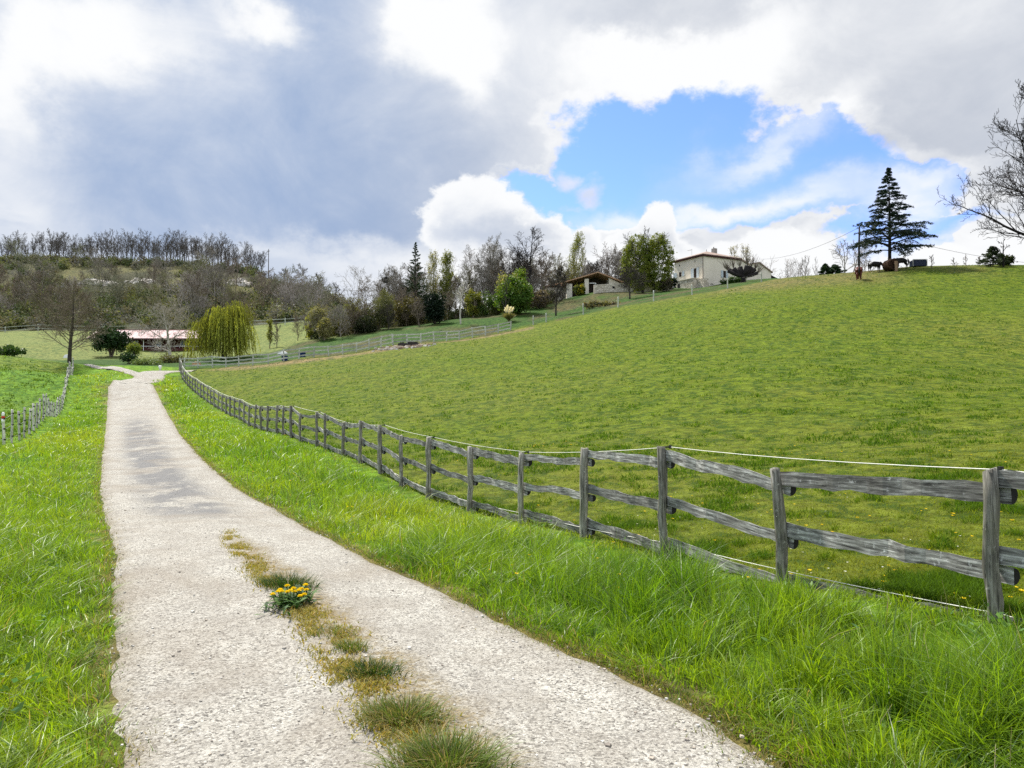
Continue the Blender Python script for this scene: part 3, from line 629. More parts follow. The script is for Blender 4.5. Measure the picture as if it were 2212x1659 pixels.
def simple_fence(name, label, pts, step, h, rp, fr, rw, mats, drop=0.0, wire=False):
    P2 = np.array(pts, float); dc = np.r_[0, np.cumsum(np.linalg.norm(np.diff(P2[:, :2], axis=0), axis=1))]; N = max(2, int(dc[-1] / step) + 1) if step else len(P2)
    t = np.linspace(0, dc[-1], N) if step else dc
    base = [Vector((x, y, hz(x, y) - drop)) for x, y in zip(np.interp(t, dc, P2[:, 0]), np.interp(t, dc, P2[:, 1]))]
    F = thing(name, label, "fence", base[0]); top = []
    for k, p in enumerate(base):
        hh = h * rnf.uniform(.92, 1.1); q_ = p + Vector((rnf.uniform(-.08, .08), rnf.uniform(-.05, .05), hh)); top.append((p, q_))
        under(post_geo(hh, rp, 6, .3, 700 + k).build("post", mats[0], None, True), F, frame(p, q_))
    for k in range(N - 1):
        for f in fr:
            a = top[k][1].lerp(top[k][0], 1 - f / h + rnf.uniform(-.02, .02)); b = top[k + 1][1].lerp(top[k + 1][0], 1 - f / h + rnf.uniform(-.02, .02)); G = Geo()
            if wire: G.tube([a - F.location, b - F.location], [.012, .012], 3, False); G.build("wire", mats[1], F)
            else: under(rail_geo((b - a).length + .08, rw, rw * .4, .03, k * 7 + int(f * 10), 3).build("rail", mats[1]), F, frame(a + Vector((0, -.06, 0)), b + Vector((0, -.06, 0)), 'x'))
    return F
simple_fence("rail_fence", "pale silvery rail fence climbing along the far edge of the pasture from the willow", [PT(*a) for a in ((388,801,86.4),(400,797,88.5),(425,796,89),(457,796,89),(490,791,88.6),(530,790,88),(554,789,88),(640,776,89),(759,763,92),(848,745,96))], 1.75, 1.3, .08, (.32,.74,1.18), .16, (W_PALEP, W_PALE))
simple_fence("rail_fence", "upper pale rail fence rising from the rubble to the pampas grass", [PT(*a) for a in ((849,745.5,96.2),(915,741,99),(976,737,102),(1040,727,104.5),(1103,714,107))], 2.0, 1.35, .085, (.35,.8,1.25), .16, (W_PALEP, W_PALE))
simple_fence("wire_fence", "sparse pale posts and wire along the crest of the pasture below the farmhouse", [PT(*a) for a in ((1152,703,108),(1180,697,108),(1260,681,107),(1335,665,105),(1412,651,104.5),(1495,637,104),(1572,624,104),(1645,611,103))], 0, 1.45, .08, (.5, 1.15), 0, (W_PALEP, M_WIRE), wire=True)
simple_fence("field_fence", "distant grey rail fence along the foot of the wooded hill", [PT(-60,713,171), PT(10,714,171), PT(100,714,171), PT(210,712,171), PT(300,711,172)], 7.5, 1.5, .10, (.55, 1.35), .10, (W_PALEP, W_PALE))
simple_fence("field_fence", "distant rail fence beyond the pale field behind the willow", [PT(540,702,171), PT(600,701,171), PT(690,697,170)], 5.5, 1.7, .10, (.7, 1.5), .12, (W_PALEP, W_PALE))

# ---------------------------------------------------------------- stable with pale pink roof
def yard(name, label, cat, u, v, Y, rotz=0, group=None):
    p = Vector(PT(u, v, Y)); return thing(name, label, cat, p, rotz, group)
M_RED = mat_mottled("dark_red_boards", (.035,.011,.010), (.085,.024,.019), 3, .8, 5, .4, (6, 6, .6))
M_WHITE = mat_plain("white_painted_wood", (.72,.72,.70), .6, .08)
M_GLASS = mat_plain("window_glass", (.18,.22,.25), .12, .15)
M_DARK = mat_plain("dark_interior", (.012,.011,.012), .9)
m, n, bs = new_mat("faded_pink_sheet_roof"); tcn = n.new('ShaderNodeTexCoord'); f = n.noise(n.vmul(tcn.outputs['Object'], (3.0, .25, .25)), 1.5, 6, .7)
n.put(bs.inputs['Base Color'], n.ramp(f, [(.30, (.26,.10,.095)), (.47, (.40,.24,.235)), (.62, (.47,.42,.41))])); bs.inputs['Roughness'].default_value = .8; M_PINK = m
def window(parent, x, z, wd, hh, y, fr=.08, mat_f=M_WHITE, mat_p=M_GLASS, axis='y', cross=True):
    """frame ring, glazing bar and pane; y is the wall's outer face; opens towards -y (or -x)"""
    W = lambda lo, hi: (lo, hi) if axis == 'y' else ((lo[1], lo[0], lo[2]), (hi[1], hi[0], hi[2]))
    G = Geo()
    for lo, hi in (((x, y - .05, z), (x + fr, y + .02, z + hh)), ((x + wd - fr, y - .05, z), (x + wd, y + .02, z + hh)), ((x + fr, y - .05, z), (x + wd - fr, y + .02, z + fr)), ((x + fr, y - .05, z + hh - fr), (x + wd - fr, y + .02, z + hh))): G.box(*W(lo, hi))
    if cross: G.box(*W((x + wd / 2 - .02, y - .045, z + fr), (x + wd / 2 + .02, y + .01, z + hh - fr)))
    o = G.build("window", mat_f, parent); G = Geo(); G.box(*W((x + fr, y - .012, z + fr), (x + wd - fr, y + .05, z + hh - fr))); G.build("pane", mat_p, o); return o
st = yard("stable", "long low dark red stable with faded pink roof behind the pale walnut tree", "stable", 196, 758.5, 128, R(1))
SL = 19.6
G = Geo(); G.box((0, 1.5, -.6), (SL, 6.2, 2.3)); G.box((0, .0, -.6), (SL, .08, .62)); G.build("wall", M_RED, st)
G = Geo(); G.prism([(-.5, -.55, 2.22), (-.5, 3.4, 4.05), (-.5, 7.2, 2.4), (-.5, 7.2, 2.28), (-.5, 3.4, 3.93), (-.5, -.55, 2.10)], (SL + 1, 0, 0))
rf = G.build("roof", M_PINK, st); G = Geo(); G.box((-.5, 3.25, 4.02), (SL + .5, 3.55, 4.12)); G.build("ridge_cap", mat_plain("rusty_ridge", (.22,.10,.08), .7), rf)
G = Geo(); G.box((-.5, -.62, 1.98), (SL + .5, -.56, 2.2)); G.build("gutter", mat_plain("dark_gutter", (.06,.03,.03), .6), st)
for k in range(5): G = Geo(); G.box((.55 + 4.25 * k, -.1, -.4), (.64 + 4.25 * k, -.0, 2.1)); G.build("post", M_WHITE, st)
G = Geo(); G.box((0, -.16, .83), (SL, -.11, .90))
for k in range(24): G.box((.4 + .83 * k, -.15, .62), (.43 + .83 * k, -.112, .82))
G.build("railing", M_WHITE, st)
for x in (2.3, 6.4, 10.5, 14.8): window(st, x, 1.0, 1.05, .95, 1.5, .10)

# ---------------------------------------------------------------- farmhouse on the hill
def z2(x, y): return ((1660 + x / 6.9125) * .8641, (590 + y / 6.9125) * .8641)
HC = Vector(PT(1518.8, 619, 140)); hb = Vector((.88, .475, 0)).normalized(); ha = Vector((-hb.y, hb.x, 0)); hrot = math.atan2(hb.y, hb.x)
house = thing("farmhouse", "large pale rendered farmhouse with low tiled hip roof on top of the hill", "house", HC, hrot)
def onR(x, y, off=0):
    """photo point (in the enlarged house crop) -> (along, up) on the facade to the right of the corner"""
    rx, rz = ray(*z2(x, y)); d = Vector((rx, 1, rz)); o = Vector((0, 0, EYE)); t = (HC + ha * off - o).dot(ha) / d.dot(ha); p = o + d * t - HC; return p.dot(hb), p.z
def onL(x, y, off=0):
    rx, rz = ray(*z2(x, y)); d = Vector((rx, 1, rz)); o = Vector((0, 0, EYE)); t = (HC + hb * off - o).dot(hb) / d.dot(hb); p = o + d * t - HC; return p.dot(ha), p.z
M_RENDER = mat_mottled("aged_lime_render", (.60,.55,.46), (.70,.645,.55), .5, .95, 7, .05)
M_TILE = mat_mottled("weathered_roof_tiles", (.20,.145,.12), (.40,.30,.25), 2.2, .9, 7, .5, (3, .7, 1))
M_TILE2 = mat_mottled("orange_roof_tiles", (.30,.17,.10), (.52,.34,.22), 1.6, .9, 7, .5, (3, .7, 1))
M_EAVE = mat_plain("dark_oxblood_eaves", (.05,.016,.016), .8)
M_SHUT = mat_plain("pale_blue_shutter", (.42,.48,.52), .7, .08)
M_STONE = None
m, n, bs = new_mat("rubble_stone"); tcn = n.new('ShaderNodeTexCoord'); vv = n.new('ShaderNodeTexVoronoi'); n.l.new(n.vmul(tcn.outputs['Object'], (1, 1, 1.7)), vv.inputs['Vector']); vv.inputs['Scale'].default_value = 2.2
v3 = n.new('ShaderNodeSeparateColor'); n.l.new(vv.outputs['Color'], v3.inputs[0]); ve = n.new('ShaderNodeTexVoronoi', feature='DISTANCE_TO_EDGE'); n.l.new(n.vmul(tcn.outputs['Object'], (1, 1, 1.7)), ve.inputs['Vector']); ve.inputs['Scale'].default_value = 2.2
c = n.ramp(v3.outputs[0], [(0, (.44,.39,.30)), (.5, (.60,.54,.45)), (1, (.72,.66,.56))]); c = n.mix(n.ramp(ve.outputs['Distance'], [(.02, .8), (.09, 0.0)]), c, (.16,.135,.10))
n.put(bs.inputs['Base Color'], c); bs.inputs['Roughness'].default_value = .95; bump(n, bs, ve.outputs['Distance'], .6, .1); M_STONE = m
EAVE = onR(680, 325)[1]; LX = onR(1298, 500)[0]; LY = onL(182, 600)[0]
G = Geo(); G.box((0, 0, -2.5), (LX, LY, EAVE))
ann = [onR(*p) for p in ((1300, 392), (1450, 500), (1640, 466), (1850, 628))]; xe = ann[-1][0]
poly = [(LX + .003, 0, -2.5)] + [(max(x, LX + .003), 0, z) for x, z in ann] + [(xe, 0, -2.5)]
G.prism([(x, .02, z) for x, _, z in poly], (0, 6.5, 0)); G.build("wall", M_RENDER, house)
cx, cy = LX / 2, LY / 2; ov = .42; ap = onR(702, 262, cy)[1]
G = Geo(); e0 = [(-ov, -ov, EAVE + .16), (LX + ov, -ov, EAVE + .16), (LX + ov, LY + ov, EAVE + .16), (-ov, LY + ov, EAVE + .16)]; e1 = [(x, y, z - .12) for x, y, z in e0]
G.add(e0 + e1 + [(cx, cy, ap)], [(0, 1, 8), (1, 2, 8), (2, 3, 8), (3, 0, 8), (7, 6, 5, 4), (0, 4, 5, 1), (1, 5, 6, 2), (2, 6, 7, 3), (3, 7, 4, 0)]); roof = G.build("roof", M_TILE, house)
ch_x, ch_z = onR(845, 290, cy); G = Geo(); G.box((ch_x, cy - .4, ch_z - 1.0), (ch_x + .75, cy + .4, onR(845, 215, cy)[1]))
G.tube([(ch_x + .2, cy, ch_z), (ch_x + .2, cy, onR(850, 190, cy)[1])], [.11, .11], 6); ch = G.build("chimney", mat_plain("grey_chimney", (.24,.22,.20), .9), roof)
px, pz = onR(822, 280, cy); G = Geo(); G.tube([(px, cy, pz - .5), (px, cy, onR(822, 228, cy)[1])], [.06, .06], 5); G.build("flue", M_WIRE, roof)
G = Geo(); G.tube([(cx, cy, ap - .1), (cx, cy, ap + .45)], [.05, .03], 5); G.tube([(cx, cy, ap + .2), (cx, cy, ap + .32)], [.09, .06], 6); G.build("finial", M_WIRE, roof)
ay, az_ = onL(480, 300, cx); G = Geo(); G.tube([(cx, ay, az_ - .8), (cx, ay, az_ + .9)], [.025, .025], 4)
for k in range(6): G.tube([(cx - .22, ay + .15 + .2 * k, az_ + .75), (cx + .22, ay + .15 + .2 * k, az_ + .75)], [.015, .015], 3)
G.tube([(cx, ay - .1, az_ + .75), (cx, ay + 1.3, az_ + .75)], [.02, .02], 3); G.build("aerial", M_WIRE, roof)
G = Geo()
for lo, hi in (((-ov + .05, -ov + .05, EAVE - .22), (LX + ov - .05, -.003, EAVE + .03)), ((-ov + .05, 0, EAVE - .22), (-.003, LY + ov - .05, EAVE + .03))): G.box(lo, hi)
G.build("eaves", M_EAVE, house)
G = Geo(); G.tube([(-.08, -.08, EAVE - .25), (-.08, -.08, .4)], [.06, .06], 6); G.build("drainpipe", M_EAVE, house)
for a, b in ((0, 1), (1, 2), (2, 3)):
    (x0, z0), (x1, z1) = ann[a], ann[b]; G = Geo(); dx, dz = x1 - x0, z1 - z0; l = math.hypot(dx, dz); ex = .3 if b == 3 else 0
    G.prism([(x0, -.25, z0 + .02), (x1 + dx / l * ex, -.25, z1 + dz / l * ex + .02), (x1 + dx / l * ex, -.25, z1 + dz / l * ex + .2), (x0, -.25, z0 + .2)], (0, 7.2, 0)); G.build("roof", M_TILE, house)
l0, l1 = onR(1852, 645, 1.2), onR(1990, 752, 1.2); G = Geo(); G.prism([(xe + .01, 1.2, l0[1]), (l1[0], 1.2, l1[1] + .1), (l1[0], 1.2, -2.5), (xe + .01, 1.2, -2.5)], (0, 5, 0)); G.build("lean_to", M_DARK, house)
def opening(side, x0, y0, x1, y1, shut=None, name="window"):
    f = onR if side == 'R' else onL; a0, za = f(x0, y0); a1, zb = f(x1, y1); a0, a1 = sorted((a0, a1)); z0, z1 = sorted((za, zb)); ax = 'y' if side == 'R' else 'x'
    o = window(house, a0, z0, a1 - a0, z1 - z0, 0, .07, mat_plain("oak_frame", (.10,.07,.05)) if shut else M_RENDER, M_DARK, ax, bool(shut)); o.name = name
    for (s0, s1) in shut or ():
        b0, b1 = sorted((f(s0, y0)[0], f(s1, y0)[0])); G = Geo(); lo, hi = (b0, -.09, z0 - .05), (b1, -.04, z1 + .05)
        if ax == 'x': lo, hi = (lo[1], lo[0], lo[2]), (hi[1], hi[0], hi[2])
        G.box(lo, hi); G.build("shutter", M_SHUT, house)
opening('L', 520, 565, 562, 722, ((468, 516), (566, 604)), "tall_window"); opening('L', 262, 630, 300, 700, ((165, 225), (318, 352)))
opening('L', 526, 415, 548, 455); opening('L', 258, 492, 286, 526); opening('R', 1022, 600, 1064, 722, ((983, 1018), (1068, 1104)))
for a in ((795, 815, 855, 845), (990, 812, 1085, 845), (1180, 800, 1230, 830)): opening('R', *a)
t0, t1 = onL(500, 730, -2.2), onL(215, 730, -2.2); tz = t0[1]
G = Geo(); G.box((-2.2, t0[0], -3.0), (-.004, t1[0], tz)); terr = G.build("terrace", M_STONE, house)
G = Geo(); G.box((-2.3, t0[0] - .1, tz), (-.004, t1[0] + .1, tz + .1)); G.build("coping", M_RENDER, terr)
a0, b0 = onL(275, 880, -2.2), onL(232, 832, -2.2); G = Geo(); G.box((-2.22, a0[0], a0[1] - .3), (-2.0, b0[0], b0[1])); G.build("cellar_opening", M_DARK, terr)
s0, s1 = onL(690, 760, -1.2), onL(575, 750, -1.2); G = Geo(); G.box((-1.2, s0[0], -3), (-.004, s1[0], s1[1])); G.box((-.9, s1[0] + .003, -3), (-.004, t0[0] - .05, s1[1] - .7)); G.build("stair_block", M_STONE, house)

# ---------------------------------------------------------------- open shed and stone wall lower on the slope
SY = 142; SB = Vector(PT(1223, 626, SY)); kx = SY / FPX; sx = lambda u: (u - 1223) * kx; sz = lambda v: (626 - v) * kx
shed = thing("open_shed", "open fronted shed with orange tiled gable roof and dark interior beside the dry stone wall", "shed", SB)
G = Geo(); xa, xr, xl = sx(1291), sx(1342), sx(1223); za, ze = sz(590), sz(610)
G.box((sx(1224), 0, -2), (sx(1236), 5, sz(613))); G.build('side_wall', M_RENDER, shed); G = Geo(); G.box((sx(1263), 0, -2), (sx(1272), .6, sz(602))); G.build('pier', M_RENDER, shed); G = Geo()
G.prism([(sx(1316), 0, -2), (xr - .4, 0, -2), (xr - .4, 0, sz(610.5)), (sx(1316), 0, sz(600.5))], (0, 5, 0)); G.build("side_wall", M_RENDER, shed)
G = Geo(); G.prism([(sx(1236), 4.5, -2), (sx(1316), 4.5, -2), (sx(1316), 4.5, sz(600)), (xa, 4.5, za - .1), (sx(1236), 4.5, sz(607))], (0, .3, 0)); G.build("back_wall", mat_mottled("dark_planks", (.03,.025,.022), (.09,.07,.055), 2), shed)
for p0, p1 in (((xl - .8, sz(612.5)), (xa, za)), ((xa, za), (xr + .5, sz(611.5)))):
    G = Geo(); G.prism([(p0[0], -.6, p0[1]), (p1[0], -.6, p1[1]), (p1[0], -.6, p1[1] + .2), (p0[0], -.6, p0[1] + .2)], (0, 6.2, .0)); G.build("roof", M_TILE2, shed)
G = Geo(); G.box((sx(1273), .1, sz(612)), (sx(1288), .18, sz(610.6))); G.box((sx(1287), .1, sz(622)), (sx(1288), .18, sz(612))); G.build("gate", M_WHITE, shed)
wl = thing("stone_wall", "low pale dry stone retaining wall below the open shed", "wall", Vector(PT(1283, 634, 137)))
kw = 137 / FPX; G = Geo(); G.prism([(0, 0, -2), (161 * kw, 0, -.6), (161 * kw, 0, 27 * kw), (60 * kw, 0, 22.5 * kw), (0, 0, 19 * kw)], (0, .5, 0)); G.build("masonry", M_STONE, wl)
G = Geo(); G.box((40 * kw, -.03, 11 * kw), (45 * kw, .1, 15.5 * kw)); G.build("drain_hole", M_DARK, wl)
ob = thing("hut", "small pale hut with tiled roof half hidden in bushes downhill of the open shed", "hut", Vector(PT(1170, 632, 146)))
G = Geo(); G.box((0, 0, -2), (5.2, 4, 1.0)); G.build("wall", M_RENDER, ob); G = Geo(); G.prism([(-.3, -.3, 1.0), (5.5, -.3, 2.0), (5.5, -.3, 2.2), (-.3, -.3, 1.2)], (0, 4.6, 0)); G.build("roof", M_TILE2, ob)

# ---------------------------------------------------------------- trees
def bark(name, c, var=.45, green=None):
    return mat_mottled(name, tuple(x * (1 - var) for x in c), tuple(x * (1 + var) for x in c), 2.5, .95, 6, .4, (1, 1, .35))
B_DARK = bark("dark_bark", (.050,.042,.036)); B_BROWN = bark("brown_bark", (.145,.118,.092)); B_GREY = bark("grey_bark", (.21,.19,.165)); B_PALE = bark("pale_bark", (.48,.45,.40), .25); B_SLOPE = bark("lichened_bark", (.20,.20,.13))
B_RIDGE = bark("woodland_bark", (.105,.095,.088)); B_FAR = bark("far_pale_bark", (.30,.27,.25), .2); B_BLACK = bark("blackish_bark", (.022,.018,.018))
B_TWIG = bark("brown_twigs", (.18,.145,.11)); B_OLIVE = bark("olive_twigs", (.19,.185,.09))
M_LEAF = mat_leaf("leaf", .35, .55, 1.0, .2); M_NEEDLE = mat_leaf("needle", .12, .6, 1.0, .2); M_GLOSSY = mat_leaf("glossy_leaf", .15, .6, 1.0, .12)
UP = Vector((0, 0, 1))
def grow(rr, trunk, crown, p, d, L, r, lev, LV, rmin, ends=None):
    """LV[k]: n children, angle, child length ratio, first child at, segments, wander, upward pull, child radius ratio, length along the limb"""
    cfg = LV[lev]; ns = cfg.get('seg', 4); pts = [p.copy()]; dirs = []; rad = [r]; dd = d.copy(); r1 = max(rmin, r * cfg.get('tip', .3))
    for i in range(ns):
        wv = cfg.get('wander', .15); dd = dd + Vector((rr.gauss(0, wv), rr.gauss(0, wv), rr.gauss(0, wv) + cfg.get('up', 0))); dd.normalize(); dirs.append(dd.copy())
        p = p + dd * (L / ns); pts.append(p.copy()); rad.append(max(rmin, r + (r1 - r) * (i + 1) / ns))
    (trunk if lev == 0 or (lev == 1 and LV[0].get('limbs')) else crown).tube(pts, rad, 7 if lev == 0 else (5 if lev == 1 else 3), lev == 0)
    if lev + 1 >= len(LV):
        if ends is not None: ends.append((pts[-1], dd.copy()))
        return
    nc = cfg['n']; st = cfg.get('start', .3); az_ = rr.uniform(0, 6.28)
    for k in range(nc):
        t = st + (1 - st) * (k + rr.uniform(.1, .9)) / nc; j = min(ns - 1, int(t * ns)); f = t * ns - j; q_ = pts[j].lerp(pts[j + 1], f); dl = dirs[j]
        az_ += 2.4 + rr.uniform(-.5, .5); o1 = dl.orthogonal().normalized(); o2 = dl.cross(o1); ang = R(cfg['ang'] + rr.gauss(0, cfg.get('angv', 9)))
        cd = dl * math.cos(ang) + (o1 * math.cos(az_) + o2 * math.sin(az_)) * math.sin(ang)
        if cfg.get('flat'): cd.z *= cfg['flat']; cd.normalize()
        prof = cfg.get('prof', lambda t: 1 - .45 * t)(t)
        grow(rr, trunk, crown, q_, cd, L * cfg['ratio'] * prof * rr.uniform(.7, 1.2), max(rmin, (rad[j] + (rad[j+1] - rad[j]) * f) * cfg.get('rr', .55)), lev + 1, LV, rmin, ends)
def tree_geo(seed, H, r0, LV, rmin, lean=(0, 0), ends=None):
    rr = random.Random(seed); T, C = Geo(), Geo(); grow(rr, T, C, Vector((0, 0, -.25)), Vector((lean[0], lean[1], 1)).normalized(), H, r0, 0, LV, rmin, ends)
    z1 = max(v[2] for v in C.v + T.v); k = H / z1                                # keep to the height asked for
    for G in (T, C): G.v = [(x * k, y * k, z * k) for x, y, z in G.v]
    if ends is not None: ends[:] = [(p * k, d) for p, d in ends]
    return T, C
def LV_oak(n1=11, n2=7, n3=6, n4=0, spread=1.0, start=.3, up=.05):
    l = [dict(n=n1, ang=48 * spread, ratio=.52 * spread, start=start, seg=8, wander=.07, up=.08, tip=.12, rr=.5, prof=lambda t: 1.15 - .75 * max(0, t - .45) / .55),
         dict(n=n2, ang=42, ratio=.57, start=.2, seg=6, wander=.16, up=up, tip=.25, rr=.55), dict(n=n3, ang=42, ratio=.6, start=.12, seg=4, wander=.2, up=.06, tip=.4, rr=.6)]
    l += [dict(n=n4, ang=40, ratio=.65, start=.1, seg=3, wander=.2, up=.06, tip=.5, rr=.7)] if n4 else []
    return l + [dict(seg=3 if not n4 else 2, wander=.2, up=.05, tip=.6)]
def LV_up(n1=16, n2=7, n3=4):                                                    # narrow, rising twigs: poplar, young ash
    return [dict(n=n1, ang=27, ratio=.34, start=.15, seg=8, wander=.03, up=.05, tip=.1, rr=.42, prof=lambda t: 1.15 - .7 * t),
            dict(n=n2, ang=24, ratio=.5, start=.15, seg=5, wander=.08, up=.18, tip=.3, rr=.55), dict(n=n3, ang=24, ratio=.5, start=.1, seg=3, wander=.1, up=.15, tip=.5, rr=.6), dict(seg=2, wander=.1, up=.1)]
def LV_wood(n1=9, n2=6, n3=4): # tall drawn-up woodland tree, crown high
    return [dict(n=n1, ang=34, ratio=.40, start=.30, seg=8, wander=.05, up=.05, tip=.15, rr=.55, prof=lambda t: 1.2 - .6 * t),
            dict(n=n2, ang=38, ratio=.48, start=.2, seg=5, wander=.14, up=.12, tip=.3, rr=.6), dict(n=n3, ang=38, ratio=.5, start=.15, seg=3, wander=.16, up=.1, tip=.5, rr=.7), dict(seg=2, wander=.15, up=.05)]
def unit(n_, rng): v = rng.normal(size=(n_, 3)); return v / np.linalg.norm(v, axis=1, keepdims=True)
def cards(G, P_, size, cols, rng, aspect=1.8, dirs=None):
    """diamond leaf cards"""
    n_ = len(P_); t = unit(n_, rng) if dirs is None else dirs; b = np.cross(t, unit(n_, rng)); b /= np.linalg.norm(b, axis=1, keepdims=True) + 1e-9
    s_ = np.broadcast_to(size, (n_,))[:, None]; t = t * s_ * aspect / 2; b = b * s_ / 2
    V = np.stack([P_ - t, P_ + b, P_ + t, P_ - b], 1).reshape(-1, 3); G.arr(V, np.arange(4 * n_).reshape(-1, 4), np.repeat(cols, 4, 0))
def mixcol(n_, rng, cs, jit=.22):
    cs = np.array(cs); k = rng.uniform(0, len(cs) - 1, n_); i = np.minimum(k.astype(int), len(cs) - 2); f = (k - i)[:, None]
    return (cs[i] * (1 - f) + cs[i + 1] * f) * rng.uniform(1 - jit, 1 + jit, (n_, 1))
def clump_leaves(G, rng, centre, rad, nclump, per, crad, size, cs, shell=.55, zmin=None):
    """leaf clumps through an ellipsoid's volume, denser outside, gaps between"""
    u = unit(nclump, rng) * (shell + (1 - shell) * rng.uniform(0, 1, (nclump, 1))**.6); c_ = np.array(centre) + u * np.array(rad)
    if zmin is not None: c_[:, 2] = np.maximum(c_[:, 2], zmin)
    tone = mixcol(nclump, rng, cs, .12)
    P_ = np.repeat(c_, per, 0) + rng.normal(size=(nclump * per, 3)) * np.array(crad) * np.repeat(rng.uniform(.6, 1.3, (nclump, 1)), per, 0)
    cl = np.repeat(tone, per, 0) * rng.uniform(.7, 1.35, (nclump * per, 1)); cards(G, P_, rng.uniform(.6, 1.3, nclump * per) * size, cl, rng)
def plant_at(name, label, cat, loc, group=None, sink=0.0): return thing(name, label, cat, (loc[0], loc[1], loc[2] - sink), 0, group)
def bare_tree(label, u, Y, vtop, LV, r0, mat, rmin, seed, lean=(0, 0), name="bare_tree", leaf=None, loc=None, mat2=None):
    loc = loc or on(u, Y); H = PT(u, vtop, Y)[2] - loc[2]; t = plant_at(name, label, "tree", loc); ends = []
    T, C = tree_geo(seed, H, r0, LV, rmin, lean, ends); T.build("trunk", mat, t, True); C.build("crown", mat2 or mat, t)
    if leaf:
        rng = np.random.default_rng(seed); G = Geo(); E = np.array([p[:] for p, d in ends]); n_ = leaf[0]; P_ = np.repeat(E, n_, 0) + rng.normal(size=(len(E) * n_, 3)) * leaf[1]
        cards(G, P_, rng.uniform(.6, 1.3, len(P_)) * leaf[2], mixcol(len(P_), rng, leaf[3]), rng); G.build("leaves", M_LEAF, t)
    return t
YG = [(.20,.22,.03), (.13,.17,.025), (.26,.25,.05)]

# -- by the stable
bare_tree("tall dark trunked tree with broad haze of brown twigs at the lane fork", 150, 91, 607, 
          [dict(n=42, ang=64, ratio=.47, start=.16, seg=10, wander=.02, up=.05, tip=.1, rr=.30, prof=lambda t: 1.25 - 1.0 * t), dict(n=10, ang=34, ratio=.5, start=.15, seg=5, wander=.09, up=.10, tip=.3, rr=.5), dict(n=9, ang=32, ratio=.55, start=.1, seg=3, wander=.12, up=.06, tip=.5, rr=.6), dict(seg=2, wander=.12)],
          .27, B_DARK, .0135, 3, (.0, 0), mat2=B_TWIG, loc=hit(150, 784, 60, 130))
bare_tree("pale barked spreading walnut tree in front of the stable", 369, 112, 640, LV_oak(11, 8, 6, 4, 1.3, .14, .02), .38, B_PALE, .021, 17, (.02, 0), "walnut_tree", loc=hit(368, 774, 60, 150), mat2=bark("pale_grey_limbs", (.31,.28,.235), .25))
def bush(name, label, u, v, Y, wd, hh, cs, seed, size=.16, nclump=70, per=70, mat=M_LEAF, stem=B_DARK, trunk_h=.3, cat="shrub", loc=None, shell=.5, crad=.3, parts=True):
    loc = loc or (hit(u, v, Y * .6, Y * 1.6) if v else on(u, Y)); t = plant_at(name, label, cat, loc); rng = np.random.default_rng(seed); rr = random.Random(seed)
    G = Geo(); rx = wd / 2
    for k in range(9):
        a = rr.uniform(0, 6.28); e = Vector((math.cos(a) * rx * rr.uniform(.2, .75), math.sin(a) * rx * rr.uniform(.2, .75), hh * rr.uniform(.55, .9))); m_ = e * .45 + Vector((0, 0, hh * .12))
        G.tube([(rr.uniform(-.1, .1), rr.uniform(-.1, .1), -.2), tuple(m_), tuple(e)], [.02 * hh + .02, .012 * hh + .012, .01], 5)
    G.build("stems", stem, t); L_ = Geo(); zc = hh * (.5 + trunk_h / 2); clump_leaves(L_, rng, (0, 0, zc), (rx * .86, rx * .8, (hh - hh * trunk_h) / 2 * .9), nclump, per, crad, size, cs, shell, .05)
    L_.build("foliage", mat, t); return t
DKG = [(.012,.030,.012), (.022,.050,.016), (.035,.07,.02)]
tb = bush("evergreen_tree", "dense dark evergreen tree beside the stable end", 240, 771, 104, 6.8, 4.9, DKG, 5, .24, 80, 55, M_GLOSSY, B_BROWN, .12, "tree", crad=.36, shell=.25)
bush("shrub", "small yellow green leafing shrub in front of the dark evergreen", 290, 778, 100, 2.0, 2.5, [(.16,.21,.03), (.10,.15,.02), (.22,.24,.05)], 6, .11, 40, 50, crad=.2)
bush("shrub", "low dark round shrub under the yellow green leafing shrub", 281, 786, 97, 2.2, 1.3, DKG, 7, .13, 30, 50, M_GLOSSY, crad=.22)
bush("bramble", "low grey brown bramble at the foot of the pale walnut tree", 372, 783, 105, 4.0, .6, [(.06,.075,.03), (.09,.10,.04), (.12,.10,.06)], 8, .12, 60, 40, M_LEAF, B_BROWN, 0, "bramble", crad=.3)
bush("weeds", "strip of grey green tall weeds between the track and the stable", 318, 788, 97, 4.0, .35, [(.08,.13,.04), (.12,.17,.06), (.16,.2,.1)], 9, .12, 50, 40, M_LEAF, B_BROWN, 0, "weeds", crad=.25)
